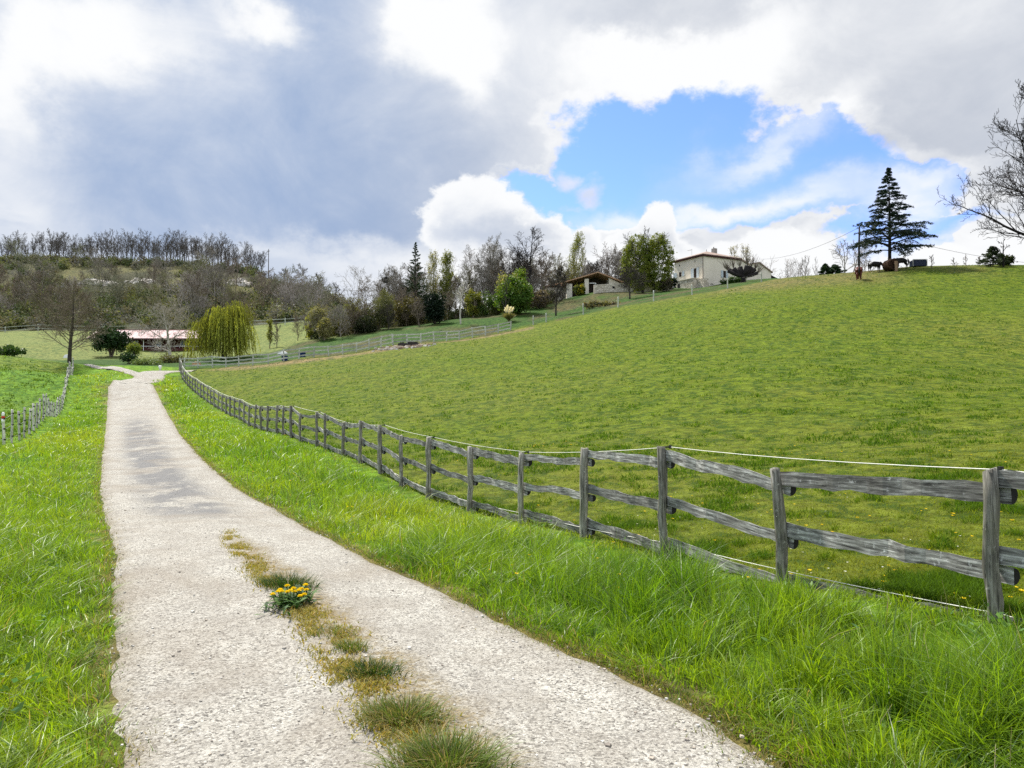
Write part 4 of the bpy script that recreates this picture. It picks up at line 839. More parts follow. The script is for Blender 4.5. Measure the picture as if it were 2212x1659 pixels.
# weeping willow
wloc = hit(484, 776, 80, 150); wil = plant_at("weeping_willow", "yellow green weeping willow beside the stable", "tree", wloc); rr = random.Random(4); rng = np.random.default_rng(4)
kw_ = wloc[1] / FPX; WH = PT(480, 637, wloc[1])[2] - wloc[2]; WR = 63 * kw_
T = Geo(); T.tube([(0, 0, -.3), (.1, 0, WH * .2), (.0, .1, WH * .42), (-.1, 0, WH * .62)], [.42, .36, .28, .16], 8); Lm = Geo(); Fo = Geo(); SP, SC, SD = [], [], []
for k in range(34):
    a = k * 2.4 + rr.uniform(-.3, .3); s_ = rr.uniform(.35, 1); top = Vector((math.cos(a) * WR * .70 * s_, math.sin(a) * WR * .70 * s_, WH * (1.0 - .30 * s_ * s_) * (1.02 if k % 7 == 1 else rr.uniform(.70, .97)) * (1.0 if math.cos(a) > -.3 else .9))); st0 = Vector((0, 0, WH * rr.uniform(.25, .6)))
    Lm.tube([tuple(st0), tuple(st0.lerp(top, .5) + Vector((0, 0, WH * .1))), tuple(top)], [.09, .05, .025], 4)
    tone = np.array((.205,.225,.036)) * rr.uniform(.5, 1.25)
    for j in range(26):
        r_ = rr.uniform(0, WR * .42); b = rr.uniform(0, 6.28); h0 = Vector((top.x + math.cos(b) * r_, top.y + math.sin(b) * r_, top.z - r_ * r_ / WR * .9)); dist = math.hypot(h0.x, h0.y); dz = h0.z * rr.uniform(.35, .98)
        if h0.x < -WR * .6 and rr.random() < .5: h0.x -= .8; dz = h0.z * .99
        N_ = int(dz / .125) + 2; t = np.linspace(0, 1, N_); sw = rr.uniform(-.3, .3)
        if j % 4 == 0: tone = tone * rr.uniform(.75, 1.3)
        pts = np.c_[h0.x + (h0.x / (dist + .1)) * .75 * t**.6 + sw * t + rng.normal(0, .035, N_), h0.y + (h0.y / (dist + .1)) * .75 * t**.6 + rng.normal(0, .035, N_), h0.z - dz * t]
        SP.append(pts); tn = tone * rr.uniform(.72, 1.25); SC.append(np.repeat(tn[None], N_, 0) * rng.uniform(.8, 1.2, (N_, 1))); SD.append(np.c_[rng.normal(0, .22, (N_, 2)), -np.ones(N_)])
SP, SC, SD = np.concatenate(SP), np.concatenate(SC), np.concatenate(SD); SD /= np.linalg.norm(SD, axis=1, keepdims=True)
cards(Fo, SP, rng.uniform(.05, .12, len(SP)), SC, rng, 3.4, SD)
T.build("trunk", B_BLACK, wil, True); Lm.build("limbs", B_OLIVE, wil); Fo.build("foliage", M_LEAF, wil)

# -- wooded hill
def copies(name, meshes, label, cat, group, spots, sc=(.85, 1.15)):
    rr = random.Random(len(spots) * 7 + len(name))
    for k, (x, y, s_) in enumerate(spots):
        o = bpy.data.objects.new(name, meshes[k % len(meshes)]); COL.objects.link(o); o.location = (x, y, hz(x, y) - .1); o.rotation_euler = (0, 0, rr.uniform(0, 6.28))
        f = rr.uniform(*sc) * s_; o.scale = (f * rr.uniform(.9, 1.1), f * rr.uniform(.9, 1.1), f); tag(o, label, cat, group)
def one_mesh(seed, H, r0, LV, rmin, mat, leaf=None, col=(1, 1, 1)):
    ends = []; T, C = tree_geo(seed, H, r0, LV, rmin, (random.Random(seed).uniform(-.08, .08), 0), ends); T.add(C.v, C.f)
    me = T.mesh("tree_wood"); me.materials.append(mat); return me
ridge_m = [one_mesh(40 + k, 12.0, .20, LV_wood(10 + k % 3, 7, 5), .032, B_RIDGE) for k in range(8)]
RIDGE = [(-40, 566), (0, 567), (150, 568), (300, 571), (430, 577), (525, 589), (565, 598)]
rr = random.Random(8); sp = []
for row, (dY, nn) in enumerate(((-3, 52), (4, 52), (11, 48))):
    for k in range(nn):
        u = -30 + (595) * (k + rr.uniform(.1, .9)) / nn
        if row < 2 and u < 260 and rr.random() < .3: continue
        Y = 259 + dY + rr.uniform(-2, 2); p = on(u, Y); base = {True: 1.0, False: .93}[u > 200]
        if u > 500: base *= .80
        sp.append((p[0], p[1], base * rr.uniform(.68, 1.08)))
copies("woodland_tree", ridge_m, "bare grey tree in the line along the hilltop ridge", "tree", "bare trees along the hilltop ridge", sp)
slope_m = [one_mesh(60 + k, 11.5, .17, LV_oak(12, 7, 5, 0, 1.0, .2), .036, [B_TWIG, B_GREY, B_SLOPE, B_GREY, B_FAR, B_OLIVE, B_SLOPE, B_BROWN][k % 8]) for k in range(8)]
sp = []
for k in range(115):
    u = rr.uniform(-30, 700); Y = rr.uniform(180, 250) if u < 520 else rr.uniform(182, 232); p = on(u, Y)
    if 60 < u < 520 and Y > 226 and rr.random() < .8: continue
    if 140 < u < 345 and 219 < Y < 242: continue
    sp.append((p[0], p[1], rr.uniform(.6, 1.15) * (.75 if Y > 225 else 1)))
copies("woodland_tree", slope_m, "leafless twiggy tree on the wooded slope under the ridge", "tree", "leafless trees on the wooded slope", sp)
# scrub: one mass of low bushes
G = Geo(); rng = np.random.default_rng(77); CS = [[(.10,.12,.055), (.13,.15,.07)], [(.17,.16,.115), (.14,.13,.09)], [(.06,.085,.04), (.08,.11,.05)], [(.19,.205,.08), (.15,.17,.07)], [(.17,.165,.15), (.15,.15,.135)]]
for k in range(720):
    u = rng.uniform(-60, 740); Y = rng.uniform(176, 256) if u < 540 else rng.uniform(178, 244)
    if k > 600: u = rng.uniform(-40, 560); Y = rng.uniform(252, 262)
    x, y, z = on(u, Y)
    if 250 < u < 400 and 228 < Y < 250 and rng.uniform() < .85: continue
    if 140 < u < 345 and 219 < Y < 246: continue
    if 470 < u < 545 and 219 < Y < 246: continue
    s_ = rng.uniform(1.2, 3.0) * (1.25 if Y < 215 else .75); cs = CS[int(rng.integers(0, 5))]; clump_leaves(G, rng, (x, y, z + s_ * .45), (s_ * .9, s_ * .8, s_ * .75), 9, 26, s_ * .26, .34, cs, .4)
tag(G.build("undergrowth", mat_leaf("scrub_leaf", .2, .8, 1.0, .1)), kind='stuff')
M_ROCK = mat_mottled("pale_limestone", (.30,.27,.22), (.62,.59,.54), .35, .95, 8, .8, (1, 1, 2.5))
def rock(label, u0, u1, v0, v1, Y, seed):
    rr = np.random.default_rng(seed); nx_, nz_ = 34, 9; t = np.linspace(0, 1, nx_); w_ = np.linspace(0, 1, nz_); a = np.array(PT(u0, v1, Y)); wd = (u1 - u0) / FPX * Y; hh = (v1 - v0) / FPX * Y
    T_, W_ = np.meshgrid(t, w_); prof = .45 + .75 * fbm(T_ * 6, T_ * 0 + seed, seed, 3); prof *= np.sin(np.pi * np.clip(T_, .02, .98))**.35
    X = T_ * wd; Zr = W_ * hh * prof - .3; Yr = 2.2 * W_**2 + 1.3 * (fbm(T_ * 14, W_ * 4, seed + 2, 4) - .5) * 2.2; base = height(a[0] + X, a[1] + Yr * 0) - a[2]
    V = np.stack([X, Yr, Zr], -1).reshape(-1, 3).tolist(); top = [(x, y + 5, z - .6) for x, y, z in V[-nx_:]]; V += top; i = np.arange((nz_ + 1) * nx_).reshape(nz_ + 1, nx_)
    F = np.stack([i[:-1, :-1], i[:-1, 1:], i[1:, 1:], i[1:, :-1]], -1).reshape(-1, 4).tolist(); G = Geo(); G.add([tuple(p) for p in V], [tuple(f) for f in F]); o = G.build("rock_outcrop", M_ROCK); o.location = a; tag(o, label, "rock outcrop")
def surf_Y(u, v): p = hit(u, v, 150, 300); return p[1] - 1.0
rock("long pale limestone ledge across the middle of the wooded hill", 258, 335, 594, 613, surf_Y(300, 610), 3)
rock("broken pale limestone ledge west of the longest one on the hill", 160, 262, 593, 617, surf_Y(210, 614), 4)
rock("small pale rock face high among the bushes near the hill shoulder", 478, 540, 592, 617, surf_Y(500, 614), 5)
G = Geo(); mp = on(578, 252); mH = PT(578, 538, 252)[2] - mp[2]; G.tube([(0, 0, -.3), (0, 0, mH)], [.16, .10], 5); G.tube([(-.5, 0, mH * .93), (.5, 0, mH * .93)], [.08, .08], 4)
o = G.build("mast", B_DARK); o.location = mp; tag(o, "thin dark mast standing on the shoulder of the wooded hill", "mast")
shoulder = [("lone crooked bare tree where the hill shoulder drops", 650, 236, 566, .26, 71), ("small bare tree just above the hill shoulder rock", 612, 246, 580, .2, 72), ("pair of thin bare stems low on the hill shoulder", 690, 234, 588, .2, 73), ("low scrubby bare tree at the end of the hill shoulder", 722, 228, 605, .2, 74)]
for lb, u, Y, vt, r0, sd_ in shoulder: bare_tree(lb, u, Y, vt, LV_oak(9, 7, 5, 0, 1.0, .25), r0, B_RIDGE, .034, sd_)

# -- tree belt below and beside the shed
BELT = [  # label, u, Y, vtop, LV, r0, bark, rmin, seed, leaf
 ("slim pale bare tree standing alone against the low cloud", 775, 136, 572, LV_oak(9, 7, 5, 0, .85, .3), .17, B_FAR, .016, 101, None),
 ("grey bare tree carrying a dark nest", 829, 138, 572, LV_oak(10, 7, 6, 3, .75, .3), .18, B_GREY, .015, 102, None),
 ("upright grey bare tree next to the nest tree", 853, 137, 566, LV_wood(12, 7, 5), .18, B_GREY, .016, 103, None),
 ("thin upright grey tree behind the tall spruce", 926, 146, 574, LV_up(12, 6, 4), .15, B_GREY, .014, 104, None),
 ("pale yellow poplar with bare tip beside the spruce", 938, 140, 540, LV_up(22, 9, 4), .19, B_OLIVE, .012, 105, (3, .18, .12, [(.30,.28,.10), (.22,.22,.06)])),
 ("bright yellow green poplar, second after the spruce", 963, 138, 545, LV_up(22, 9, 4), .19, B_OLIVE, .012, 106, (6, .2, .13, YG)),
 ("broad many stemmed dark bare tree in the belt", 1008, 141, 530, LV_oak(12, 8, 6, 3, .9, .22), .26, B_BROWN, .016, 107, None),
 ("tallest brushy grey bare tree in the middle of the belt", 1045, 139, 499, LV_oak(14, 8, 6, 3, .62, .22), .28, B_GREY, .016, 108, None),
 ("brushy grey bare tree leaning over the tallest one's flank", 1068, 142, 507, LV_oak(14, 8, 6, 3, .62, .25), .26, B_GREY, .016, 109, None),
 ("dark bare tree with spreading limbs behind the bamboo clump", 1100, 143, 528, LV_oak(12, 8, 6, 3, .95, .25), .26, B_DARK, .017, 110, None),
 ("tall very dark bare tree with forked heavy limbs", 1144, 140, 490, LV_oak(12, 8, 5, 0, .7, .35), .32, B_BLACK, .03, 111, None),
 ("brown bare tree between the heavy dark tree and the leafing poplar", 1180, 143, 545, LV_oak(12, 8, 6, 3, .8, .2), .2, B_BROWN, .015, 112, None),
 ("leafing yellow green poplar rising behind the open shed", 1238, 150, 500, LV_up(24, 9, 4), .2, B_OLIVE, .012, 113, (4, .2, .13, YG)),
 ("slender grey poplar beside the leafing poplar", 1257, 151, 520, LV_up(20, 8, 4), .17, B_GREY, .012, 114, None),
 ("pale bare tree with few crooked limbs behind the open shed", 1308, 158, 523, LV_oak(7, 6, 4, 0, .8, .35), .2, B_FAR, .03, 115, None),
 ("pale bare tree with finer twigs next to the leaf covered twin tree", 1328, 158, 530, LV_oak(9, 7, 5, 0, .7, .3), .19, B_FAR, .018, 116, None),
 ("low brown bare tree behind the shed roof", 1275, 156, 575, LV_oak(12, 8, 5, 0, .9, .15), .18, B_BROWN, .018, 117, None),
 ("dark slender bare tree standing in the grass below the shed", 1201, 117, 575, LV_oak(16, 8, 6, 3, .58, .18), .17, B_DARK, .02, 118, None),
 ("small wide brown tree with a bent dark trunk below the stone wall", 1361, 122, 572, LV_oak(13, 9, 7, 3, 1.05, .2), .2, B_DARK, .019, 119, None),
 ("tree with a smooth white trunk on the grass bank above the rail fence", 995, 117, 606, LV_oak(8, 7, 5, 0, .6, .38), .16, B_PALE, .02, 120, None),
 ("slim dark trunked tree between the bamboo clump and the pampas grass", 1090, 121, 590, LV_up(10, 6, 4), .12, B_DARK, .02, 121, None),
 ("brown leafless tree behind the dark evergreen in the belt", 985, 133, 590, LV_oak(14, 8, 6, 3, .8, .15), .16, B_TWIG, .012, 122, None),
 ("brown twiggy tree downhill of the spruce", 870, 130, 620, LV_oak(14, 8, 6, 3, .9, .12), .16, B_TWIG, .012, 123, None),
 ("olive twiggy tree above the first bend of the upper fence", 820, 124, 628, LV_oak(14, 8, 6, 3, .9, .12), .15, B_OLIVE, .012, 124, (2, .2, .1, [(.13,.14,.05), (.10,.11,.04)])),
 ("grey shrubby tree with many stems at the downhill end of the belt", 735, 118, 655, LV_oak(16, 8, 6, 3, 1.0, .06), .13, B_GREY, .012, 125, None),
 ("pale twiggy tree at the downhill end of the belt", 690, 119, 664, LV_oak(16, 8, 6, 3, .95, .06), .12, B_FAR, .012, 126, (2, .2, .1, [(.22,.22,.10), (.18,.18,.08)])),
 ("brown shrubby tree beside the yellow column in the belt", 765, 121, 640, LV_oak(15, 8, 6, 3, .95, .08), .14, B_TWIG, .012, 127, (1, .2, .1, [(.13,.12,.05), (.10,.11,.04)])),
 ("thin young tree just leafing on the pale field edge", 582, 117, 690, LV_up(14, 6, 4), .09, B_BROWN, .02, 128, (3, .15, .11, YG)),
 ("thin leafless young tree next to the one just leafing", 598, 116, 694, LV_oak(10, 7, 5, 0, .7, .1), .08, B_BROWN, .019, 129, None),
 ("small leafless tree among shrubs above the fence", 905, 122, 640, LV_oak(14, 8, 6, 3, .9, .1), .14, B_BROWN, .011, 130, None),
]
for lb, u, Y, vt, LV, r0, bk, rm, sd_, lf_ in BELT:
    t = bare_tree(lb, u, Y, vt, LV, r0, bk, rm, sd_, leaf=lf_, name="poplar_tree" if "poplar" in lb else "bare_tree")
    if "nest" in lb and "carrying" in lb:
        H = PT(u, vt, Y)[2] - t.location.z; G = Geo(); rng = np.random.default_rng(3); P_ = rng.normal(size=(160, 3)) * np.array((.28, .28, .2)) + np.array((.3, 0, H * .76)); cards(G, P_, .3, np.full((160, 3), .03), rng, 3)
        o = G.build("nest", M_NEEDLE); o.location = t.location; tag(o, "dark round nest of twigs high in a grey bare tree", "nest")
belt_m = [one_mesh(80 + k, 9.0, .17, LV_oak(13, 8, 6, 3, .75, .12), .017, (B_BROWN, B_GREY, B_TWIG, B_OLIVE, B_DARK, B_TWIG)[k]) for k in range(6)]
rr = random.Random(21); sp = []
for k in range(64):
    u = rr.uniform(780, 1380); Y = rr.uniform(138, 160) if u < 1180 else rr.uniform(152, 165); p = on(u, Y); sp.append((p[0], p[1], rr.uniform(.75, 1.35)))
copies("bare_tree", belt_m, "bare twiggy tree packed into the belt behind the spruce and open shed", "tree", "bare trees packed into the belt", sp)
sp = []
for k in range(22):
    u = rr.uniform(640, 960); Y = rr.uniform(120, 134); p = on(u, Y); sp.append((p[0], p[1], rr.uniform(.35, .6)))
copies("bare_tree", belt_m, "low leafless tree in the thicket above the lower rail fence", "tree", "low leafless trees in the thicket", sp)
G = Geo(); rng = np.random.default_rng(78); CS2 = [[(.10,.08,.05), (.075,.065,.04)], [(.06,.07,.028), (.085,.09,.035)], [(.13,.115,.085), (.10,.09,.065)], [(.04,.055,.022), (.06,.075,.028)], [(.12,.13,.04), (.09,.11,.03)]]
for k in range(170):
    u = rng.uniform(690, 1180); Y = rng.uniform(128, 158) if u > 800 else rng.uniform(120, 134); x, y, z = on(u, Y); s_ = rng.uniform(1.0, 2.4); clump_leaves(G, rng, (x, y, z + s_ * .4), (s_ * .9, s_ * .8, s_ * .8), 10, 30, s_ * .26, .2, CS2[int(rng.integers(5))], .4)
tag(G.build("brushwood", mat_leaf("brush_leaf", .2, .8, 1.0, .1)), kind='stuff')
def conifer(name, label, u, Y, vtop, wpx, mat_b, cs, seed, nb=60, droop=.25, start=.06, size=.16, per=26, loc=None, open_=1.0, sub=5, prof=.9):
    """straight stem, tiers of boughs with side sprays and needle tufts"""
    loc = loc or on(u, Y); H = PT(u, vtop, Y)[2] - loc[2]; W_ = wpx / FPX * Y; t = plant_at(name, label, "tree", loc); rr = random.Random(seed); rng = np.random.default_rng(seed); T, C, F = Geo(), Geo(), Geo()
    T.tube([(0, 0, -.3), (.02 * H * rr.uniform(-1, 1) * .5, 0, H * .5), (0, 0, H)], [.018 * H, .011 * H, .01], 7); NP, ND = [], []
    for k in range(nb):
        f = ((k + rr.uniform(0, 1)) / nb)**.9; z = H * (start + (1 - start) * f); L = W_ / 2 * (1 - f)**prof * rr.uniform(.55, 1.2) + .12; a = k * 2.39996 + rr.uniform(-.4, .4); d = Vector((math.cos(a), math.sin(a), 0)); up0 = rr.uniform(.10, .42) * open_
        pts = []
        for j in range(7): s_ = j / 6; pts.append(Vector((0, 0, z)) + d * (L * s_) + UP * (L * (up0 * s_ - droop * s_ * s_ * rr.uniform(.9, 1.1))))
        C.tube(pts, [max(.012, .020 * L * (1 - .85 * j / 6) + .008) for j in range(7)], 4, False)
        for sgn in (-1, 1):
            for q_ in range(sub):
                s_ = .22 + .75 * (q_ + rr.uniform(0, 1)) / sub; i0 = min(5, int(s_ * 6)); b = pts[i0].lerp(pts[i0 + 1], s_ * 6 - i0); l = L * .36 * (1.1 - s_ * .75) * rr.uniform(.6, 1.2)
                dd = (d * .75 + d.cross(UP) * sgn * .7 + UP * rr.uniform(-.22, .12)).normalized(); e = b + dd * l - UP * l * .18; C.tube([b, b.lerp(e, .5) + UP * l * .05, e], [.012, .009, .006], 3, False)
                m_ = int(per * max(.35, l)); tt_ = np.array([rr.random() for _ in range(m_)])[:, None]; NP.append(np.array(b)[None] * (1 - tt_) + np.array(e)[None] * tt_ + rng.normal(0, .045 + .03 * l, (m_, 3))); ND.append(np.repeat(np.array(dd)[None], m_, 0) + rng.normal(0, .45, (m_, 3)))
        m_ = int(per * .5 * L); tt_ = rng.uniform(.3, 1.0, m_) * 6; i_ = np.minimum(5, tt_.astype(int)); pa = np.array([p[:] for p in pts]); NP.append(pa[i_] + (pa[i_ + 1] - pa[i_]) * (tt_ - i_)[:, None] + rng.normal(0, .05, (m_, 3))); ND.append(np.repeat(np.array(d)[None], m_, 0) + rng.normal(0, .6, (m_, 3)))
    NP, ND = np.concatenate(NP), np.concatenate(ND); ND /= np.linalg.norm(ND, axis=1, keepdims=True); cards(F, NP, rng.uniform(.5, 1.2, len(NP)) * size * .34, mixcol(len(NP), rng, cs), rng, 4.2, ND)
    T.build("trunk", mat_b, t, True); C.build("branches", mat_b, t); F.build("needles", M_NEEDLE, t); return t
conifer("spruce_tree", "narrow dark spruce with a thin bare tip rising from the tree belt", 897, 134, 524, 100, B_DARK, DKG, 201, 80, .10, .05, .24, 22, open_=1.9, prof=1.1)
conifer("cedar_tree", "large dark cedar with tiered spreading boughs on the hill crest", 1925, 95, 363, 206, B_BLACK, [(.010,.022,.016), (.018,.036,.024), (.028,.05,.034)], 202, 96, .34, .175, .27, 26, loc=(on(1925, 95)[0], 95, hz(on(1925, 95)[0], 95)), sub=6, open_=1.3, prof=1.12)
bush("evergreen_tree", "rounded blackish evergreen tree in the middle of the tree belt", 938, 0, 122, 3.6, 5.4, [(.008,.016,.010), (.014,.026,.014)], 11, .22, 80, 70, M_GLOSSY, B_DARK, .02, "tree", crad=.36)
bush("bamboo_clump", "big rounded green clump with straw coloured top above the pampas grass", 1110, 0, 124, 6.6, 6.4, [(.055,.12,.018), (.085,.16,.024), (.12,.17,.03)], 12, .22, 130, 70, M_LEAF, B_OLIVE, .0, "bamboo", crad=.42)
t = bush("bamboo_clump", "straw coloured plumed bamboo standing behind the big green clump", 1098, 0, 127, 4.6, 7.4, [(.30,.28,.13), (.22,.23,.08), (.16,.19,.05)], 13, .2, 70, 60, M_LEAF, B_OLIVE, .2, "bamboo", crad=.35)
bush("shrub", "bright green narrow shrub between the bamboo and the dark bare tree", 1122, 0, 133, 2.6, 7.6, [(.15,.22,.03), (.11,.18,.025)], 14, .2, 50, 50, crad=.3)
for lb, u, Y, wd, hh, cs, sd_ in (
    ("bright yellow column shaped shrub at the downhill end of the belt", 672, 121, 2.0, 5.2, [(.26,.27,.03), (.2,.22,.03)], 15),
    ("yellow leafing bush above the downhill shrubs", 757, 130, 4.2, 5.6, [(.24,.26,.03), (.16,.19,.03)], 16),
    ("pale straw bush by the rails on the field edge", 700, 116, 3.0, 3.6, [(.24,.22,.10), (.17,.17,.07)], 17),
    ("dark olive bush under the nest tree", 815, 124, 6.0, 4.2, [(.035,.05,.018), (.06,.07,.025)], 18),
    ("blackish low bush behind the upper fence posts", 790, 120, 4.4, 2.6, [(.022,.03,.014), (.04,.05,.02)], 19),
    ("brown olive bush filling the gap below the spruce", 880, 128, 6.0, 5.4, [(.08,.075,.03), (.11,.10,.045)], 20),
    ("green brown bush between the spruce and the poplars", 850, 132, 5.6, 6.0, [(.055,.07,.025), (.09,.095,.035)], 21),
    ("yellowish gorse bush behind the white trunk tree", 1022, 128, 3.4, 5.0, [(.20,.20,.03), (.10,.13,.025)], 22),
    ("low green bush under the brushy bare trees", 1045, 130, 5.6, 4.2, [(.045,.09,.02), (.07,.12,.03)], 23),
    ("yellow flowered bush beside the shed opening", 1254, 139, 2.2, 2.2, [(.34,.28,.02), (.07,.10,.02), (.05,.08,.02)], 24),
    ("brown hedge bush beside the small hut", 1188, 137, 2.8, 2.2, [(.10,.085,.04), (.07,.08,.03)], 25),
    ("reddish brown leafless bush on the bank below the hut", 1165, 130, 4.4, 3.2, [(.14,.115,.09), (.11,.095,.075)], 26),
    ("dead grey brambles on the bank under the stone wall", 1300, 118, 7.0, .45, [(.15,.125,.085), (.12,.12,.05)], 27),
    ("grey brown bush at the end of the stone wall", 1440, 133, 2.6, 2.4, [(.09,.075,.05), (.06,.06,.035)], 28),
    ("clipped very dark evergreen bush beside the farmhouse terrace", 1452, 139, 2.6, 2.4, [(.008,.018,.010), (.014,.028,.014)], 29),
    ("dark green low weeds along the farmhouse foot", 1585, 137, 6.0, .8, [(.03,.07,.015), (.05,.10,.02)], 30),
    ("dark leafy bush next to the thin dead trunk on the crest", 2176, 91, 1.7, 1.1, [(.03,.045,.018), (.05,.06,.025)], 34),
    ("dull green shrub at the top edge of the lane side paddock", 6, 86, 5.0, .9, [(.03,.07,.018), (.045,.09,.02)], 35)):
    if "right hand" in lb: lb = lb.replace("right hand", "scruffy")
    hcol = M_GLOSSY if cs[0][1] < .025 else M_LEAF
    bush("shrub", lb, u, 0, Y, wd, hh, cs, sd_, .17, max(24, int(7 * wd + 5 * hh)), 60, hcol, B_BROWN, 0, crad=.10 * min(wd, 2.2 * hh)**.5 + .05)
conifer("conifer_tree", "small dark conifer on the crest between pole and farmhouse", 1785, 112, 571, 34, B_DARK, DKG, 221, 30, .1, .03, .3, 34)
conifer("conifer_tree", "wider dark conifer on the crest nearest the utility pole", 1806, 112, 573, 46, B_DARK, DKG, 222, 34, .1, .03, .3, 34)
conifer("conifer_tree", "scruffy small green conifer on the crest under the big bare tree", 2149, 90, 533, 66, B_DARK, [(.03,.05,.022), (.06,.08,.035)], 203, 44, .12, .04, .26, 20)
bare_tree("thin dead trunk beside the scruffy conifer on the crest", 2172, 89, 515, LV_oak(5, 4, 3, 0, .55, .45), .13, B_BLACK, .022, 204)
for k, (lb, u, vt) in enumerate((("tiny conifer sapling on the crest beyond the water tank", 2350/3.456 + 1659, 550), ("bare stubby sapling, second on the crest after the tank", 2065, 556), ("bare forked sapling, third on the crest after the tank", 2092, 548), ("brownish sapling clump nearest the scruffy conifer", 2118, 553))):
    u = (2018, 2065, 2092, 2118)[k]; bare_tree(lb, u, 92, vt, LV_oak(7, 4, 2, 0, .7, .1), .04, B_BROWN, .016, 210 + k, name="sapling")
# twin crowned, leaf covered tree
tw = plant_at("leafy_tree", "large twin crowned tree in fresh yellow green leaf beside the farmhouse", "tree", on(1402, 134)); Yt = 134; kt = Yt / FPX; Hh = PT(1402, 503, Yt)[2] - tw.location.z
T, C, F = Geo(), Geo(), Geo(); rng = np.random.default_rng(31)
for j, (dx, top) in enumerate(((-24 * kt, 1.0), (22 * kt, 1.0))):
    ends = []; rr = random.Random(300 + j); t_, c_ = Geo(), Geo(); grow(rr, t_, c_, Vector((dx * .5, 0, -.2)), Vector((dx * .05, 0, 1)).normalized(), Hh * .86, .26, 0, [dict(n=15, ang=50, ratio=.42, start=.2, seg=8, wander=.05, up=.05, tip=.15, rr=.5, prof=lambda t: 1.0 - .25 * abs(t - .55)), dict(n=8, ang=38, ratio=.5, start=.2, seg=5, wander=.15, up=.12, tip=.3, rr=.55), dict(n=5, ang=36, ratio=.5, start=.1, seg=3, wander=.15, up=.1), dict(seg=2, wander=.15)], .024, ends)
    T.add(t_.v, t_.f); C.add(c_.v, c_.f)
    clump_leaves(F, rng, (dx, 0, Hh * .50), (33 * kt, 27 * kt, Hh * .49), 330, 44, .26, .15, [(.10,.14,.022), (.15,.19,.028), (.21,.23,.04)], .5, .6)
T.build("trunk", B_DARK, tw, True); C.build("branches", B_DARK, tw); F.build("foliage", M_LEAF, tw)
# dark pollard in front of the house
pl = plant_at("pollard_tree", "blackish pollarded tree with stubby swollen limbs in front of the farmhouse wall", "tree", PT(1606, 608, 133)); rr = random.Random(6); kp = 133 / FPX; pl.location.z = hz(pl.location.x, 133) - .1
T, C = Geo(), Geo(); T.tube([(0, 0, -.6), (0, 0, .8), (.05, 0, 1.5)], [.5, .42, .5], 9)
for dx, dz, r_ in ((-2.4, 2.5, .4), (-1.6, 2.7, .42), (-.6, 2.9, .45), (.5, 3.0, .45), (1.3, 2.9, .42), (2.1, 2.5, .4), (2.4, 1.7, .3), (-2.8, 2.2, .32)):
    e = Vector((dx, rr.uniform(-1.2, 1.2), dz)); T.tube([(0, 0, 1.2), tuple(e * .55 + Vector((0, 0, .35))), tuple(e)], [.4, r_, r_ * 1.05], 7)
    for k in range(26):
        d = (e * .32 + Vector((rr.gauss(0, .6), rr.gauss(0, .6), rr.uniform(.4, 2.0)))).normalized(); l = rr.uniform(.7, 2.3); C.tube([e, e + d * l * .5, e + (d + Vector((rr.gauss(0, .12), rr.gauss(0, .12), .1))) * l], [.035, .025, .018], 3, False)
T.build("trunk", B_BLACK, pl, True); C.build("crown", B_BROWN, pl)
for lb, u, Y, vt, LV, bk, r0, sd_, lf_ in (
    ("pale budding upright tree behind the farmhouse roof", 1600, 172, 526, LV_up(20, 8, 5), B_FAR, .25, 401, (2, .25, .12, [(.34,.30,.16), (.28,.26,.12)])),
    ("second pale budding tree behind the farmhouse annex", 1622, 174, 530, LV_up(20, 8, 5), B_FAR, .25, 402, (2, .25, .12, [(.34,.30,.16), (.28,.26,.12)])),
    ("faint bare tree just past the farmhouse annex", 1688, 178, 548, LV_oak(11, 7, 5, 0, .7, .3), B_FAR, .22, 403, None),
    ("faint forked bare tree, second past the farmhouse annex", 1704, 176, 553, LV_oak(10, 7, 5, 0, .7, .3), B_FAR, .2, 404, None),
    ("faint feathery poplar on the horizon beyond the crest", 1725, 182, 556, LV_up(18, 8, 4), B_FAR, .2, 405, None),
    ("tallest faint poplar on the horizon beyond the crest", 1743, 182, 550, LV_up(20, 8, 4), B_FAR, .2, 406, None),
    ("faint sparse tree left of the dark conifer bushes", 1764, 178, 556, LV_up(12, 6, 3), B_FAR, .17, 407, None),
    ("crooked pale bare tree just beyond the utility pole", 1826, 128, 522, LV_oak(8, 6, 4, 0, .85, .2), B_FAR, .17, 408, None),
    ("pale upright bare tree behind the cedar's lower boughs", 1842, 130, 518, LV_oak(9, 6, 4, 0, .75, .25), B_FAR, .16, 409, None),
    ("pale low bare tree under the cedar's lower boughs", 1872, 128, 540, LV_oak(9, 6, 4, 0, .8, .2), B_FAR, .15, 410, None)):
    lb = lb.replace("left of the", "short of the"); bare_tree(lb, u, Y, vt, LV, r0, bk, .027, sd_, leaf=lf_, name="poplar_tree" if "poplar" in lb else "bare_tree")
